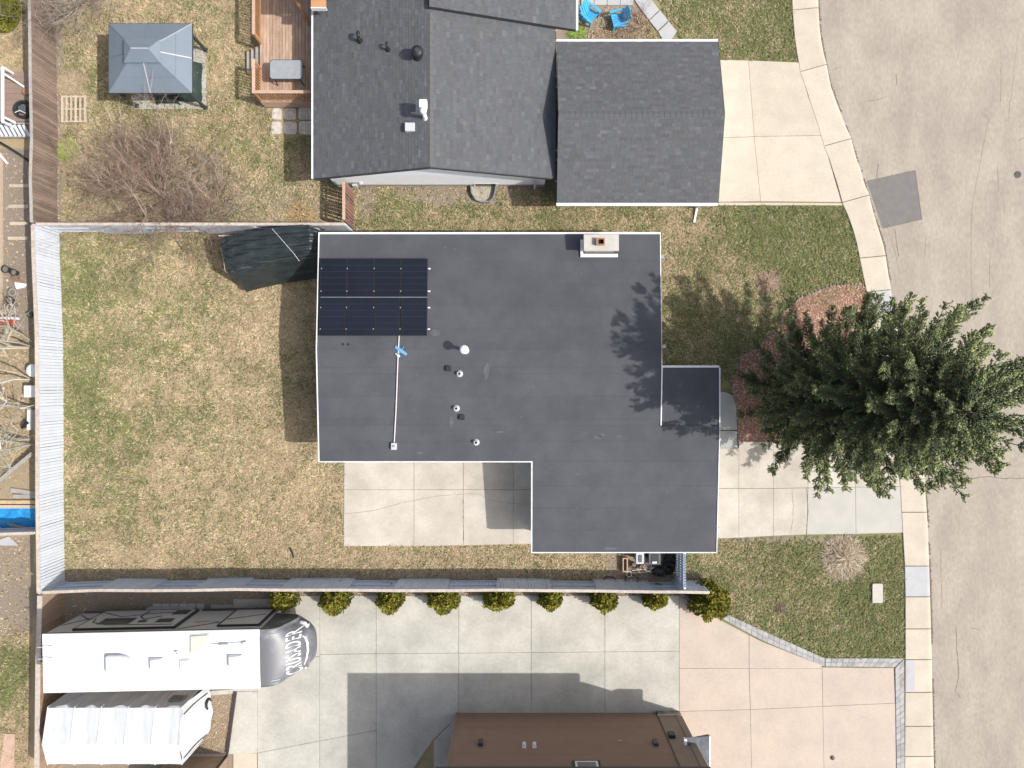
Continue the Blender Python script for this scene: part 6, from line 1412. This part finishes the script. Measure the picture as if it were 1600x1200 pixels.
o = MB().path([P(-2, 240, .3), P(12, 256, .03)], .06, 6).build('white_pipe', M_white); tag(o, 'short white pipe below the black drain pipe', 'pipe')
o = MB().box(G(-20, 490).x, G(0, 490).y, 0, G(5, 0).x, G(0, 240).y, .2).build('bed_border', M_pallet); tag(o, 'long pale timber bed border at the left edge', 'timber')
for k, (x0_, x1_, y, lab) in enumerate(((15, 46, 290, 'topmost'), (14, 45, 322, 'second'), (16, 44, 349, 'third'), (13, 44, 372, 'lowest'))):
    a, b2 = G(x0_, y+3), G(x1_, y-2); o = MB().box(a.x, a.y, 0, b2.x, b2.y, .04).build('garden_board', M_pallet); tag(o, f'pale board lying across the dark garden soil, {lab} of four', 'board', 'boards across the garden soil')
for k, (x, y, r, m, lab) in enumerate(((14, 422, .17, M_green, 'green plant tray pot nearest the timber border'), (27, 427, .15, M_green, 'green pot right of the plant tray'), (29, 436, .13, M_terra, 'brown pot just above the white sheet'),
                                       (25, 458, .17, M_gwood, 'topmost ring shaped pot below the white sheet'), (21, 470, .17, M_dark, 'dark ring shaped pot, middle of three'), (23, 482, .19, M_fcap, 'pale ring shaped pot, lowest of three'), (52, 492, .14, M_green, 'green pot against the west fence'))):
    pot(x, y, r, .28, lab, m, group='pots on the west garden soil')
a = [P(21, 440, .15), P(40, 443, .15), P(37, 449, .15), P(24, 452, .15)]; o = MB().prism([tuple(p.xy) for p in a], .0, .14).build('white_sheet', M_white, bevel=.03); tag(o, 'crumpled white sheet between the garden pots', 'sheet')
wb_ = thing('wheelbarrow_tray', 'white and red tray with long handles at the left edge', 'wheelbarrow', G(10, 502)); a, b2 = P(-15, 508, .5), P(22, 497, .5)
MB().box(a.x, a.y, .3, b2.x, b2.y, .5).build('tray', M_red, wb_, bevel=.05); MB().bar(P(-15, 496, .55), P(30, 498, .55), .1, .06).build('handle', M_white, wb_); MB().bar(P(24, 500, .5), P(37, 512, .05), .04).build('leg', M_gwood, wb_); MB().bar(P(-8, 508, .4), P(-8, 512, .0), .05).build('leg', M_gwood, wb_)
o = MB().lathe([(.26, 0), (.28, .5), (.3, .5), (.3, .56), (.2, .6), (.02, .61)], P(52, 579, .5)+Vector((0, 0, -.5)), 24).build('white_drum', M_white, smooth=False); tag(o, 'round white drum lid against the west fence', 'drum')
a, b2 = P(36, 621, .6), P(58, 602, .6); o = MB().box(a.x, a.y, 0, b2.x, b2.y, .6).build('white_box', M_white, bevel=.04); tag(o, 'square white storage box against the west fence', 'box')
a, b2 = P(42, 672, .5), P(54, 640, .5); rk = thing('tool_rack', 'small grey and white rack of garden tools below the white box', 'rack', G(48, 656)); MB().box(a.x, a.y, .0, a.x+.12, b2.y, .5).build('side', M_white, rk); MB().box(a.x+.13, a.y, 0, b2.x, b2.y, .35).build('shelf', M_gwood, rk); MB().bar(P(44, 660, .52), P(36, 668, .3), .12, .2).build('bag', M_black, rk)
o = MB().bar(P(-12, 760, .2), P(51, 708, .6), .17, .05).build('grey_plank', M_gwood); tag(o, 'long grey plank leaning diagonally against the west fence', 'plank')
MBp = MB(); 
for k, (y, x0_, m, wd, lab) in enumerate(((768, 14, M_gwood, .2, 'grey plank, uppermost of the lumber by the blue tarp'), (776, 18, M_gwood, .18, 'second grey plank above the yellow lumber'), (785, -20, M_lumber, .17, 'yellow lumber board directly below the grey planks'), (792, -20, M_pallet, .16, 'pale board along the top of the blue tarp'), (828, -20, M_gwood, .14, 'weathered board along the bottom of the blue tarp'), (822, 4, M_deck, .1, 'brown board crossing the blue tarp'))):
    o = MB().bar(P(x0_, y-(2 if k == 0 else 5 if k == 5 else 0), .18), P(55, y+(4 if k == 0 else 6 if k == 5 else 0), .18), wd, .05).build('plank', m); tag(o, lab, 'plank', 'lumber by the blue tarp'); o.location.z = -.12+.02*k
vs = []; nu, nvv = 24, 12; a, b2 = P(-20, 826, .15), P(57, 794, .15)
for i in range(nu+1):
    for j in range(nvv+1):
        u, v = i/nu, j/nvv; x = lerp(a.x, b2.x, u); y = lerp(a.y, b2.y, v); z = .08+.1*math.sin(v*math.pi)+.05*math.sin(u*17+v*5)*math.sin(v*9)+random.uniform(0, .03); vs.append((x, y, z))
o = MB().add(vs, [(i*(nvv+1)+j, (i+1)*(nvv+1)+j, (i+1)*(nvv+1)+j+1, i*(nvv+1)+j+1) for i in range(nu) for j in range(nvv)]).build('blue_tarp', M_btarp, smooth=True); tag(o, 'crumpled bright blue tarp among planks at the left edge', 'tarp')
a, b2 = G(4, 1230), G(26, 1146); o = MB().prism([tuple(G(*q_).xy) for q_ in ((8, 1146), (24, 1146), (22, 1230), (-4, 1230))], .0, .05).build('path', M_rail); tag(o, kind='structure')
o = MB().prism([tuple(G(*q_).xy) for q_ in ((15, 838), (30, 852), (2, 852), (-10, 846))], .0, .05).build('pale_rock', M_newc); tag(o, 'flat pale stone at the corner below the cross fence', 'stone')
kh = MB(); p = P(72, 859, .9); kh.lathe([(.06, 0), (.06, .03)], (0, 0, 0), 10); o = kh.build('knot_hole', M_dark); o.rotation_euler = (0, R(90), 0); o.location = (p.x+.09, p.y, .95); 
wfp = wf; o.parent = wf; o.location = (Vector((P(57.6, 900, 1.83).x+.075, p.y, .9))-wf.location); 
# twigs and debris lying on roofs / walk
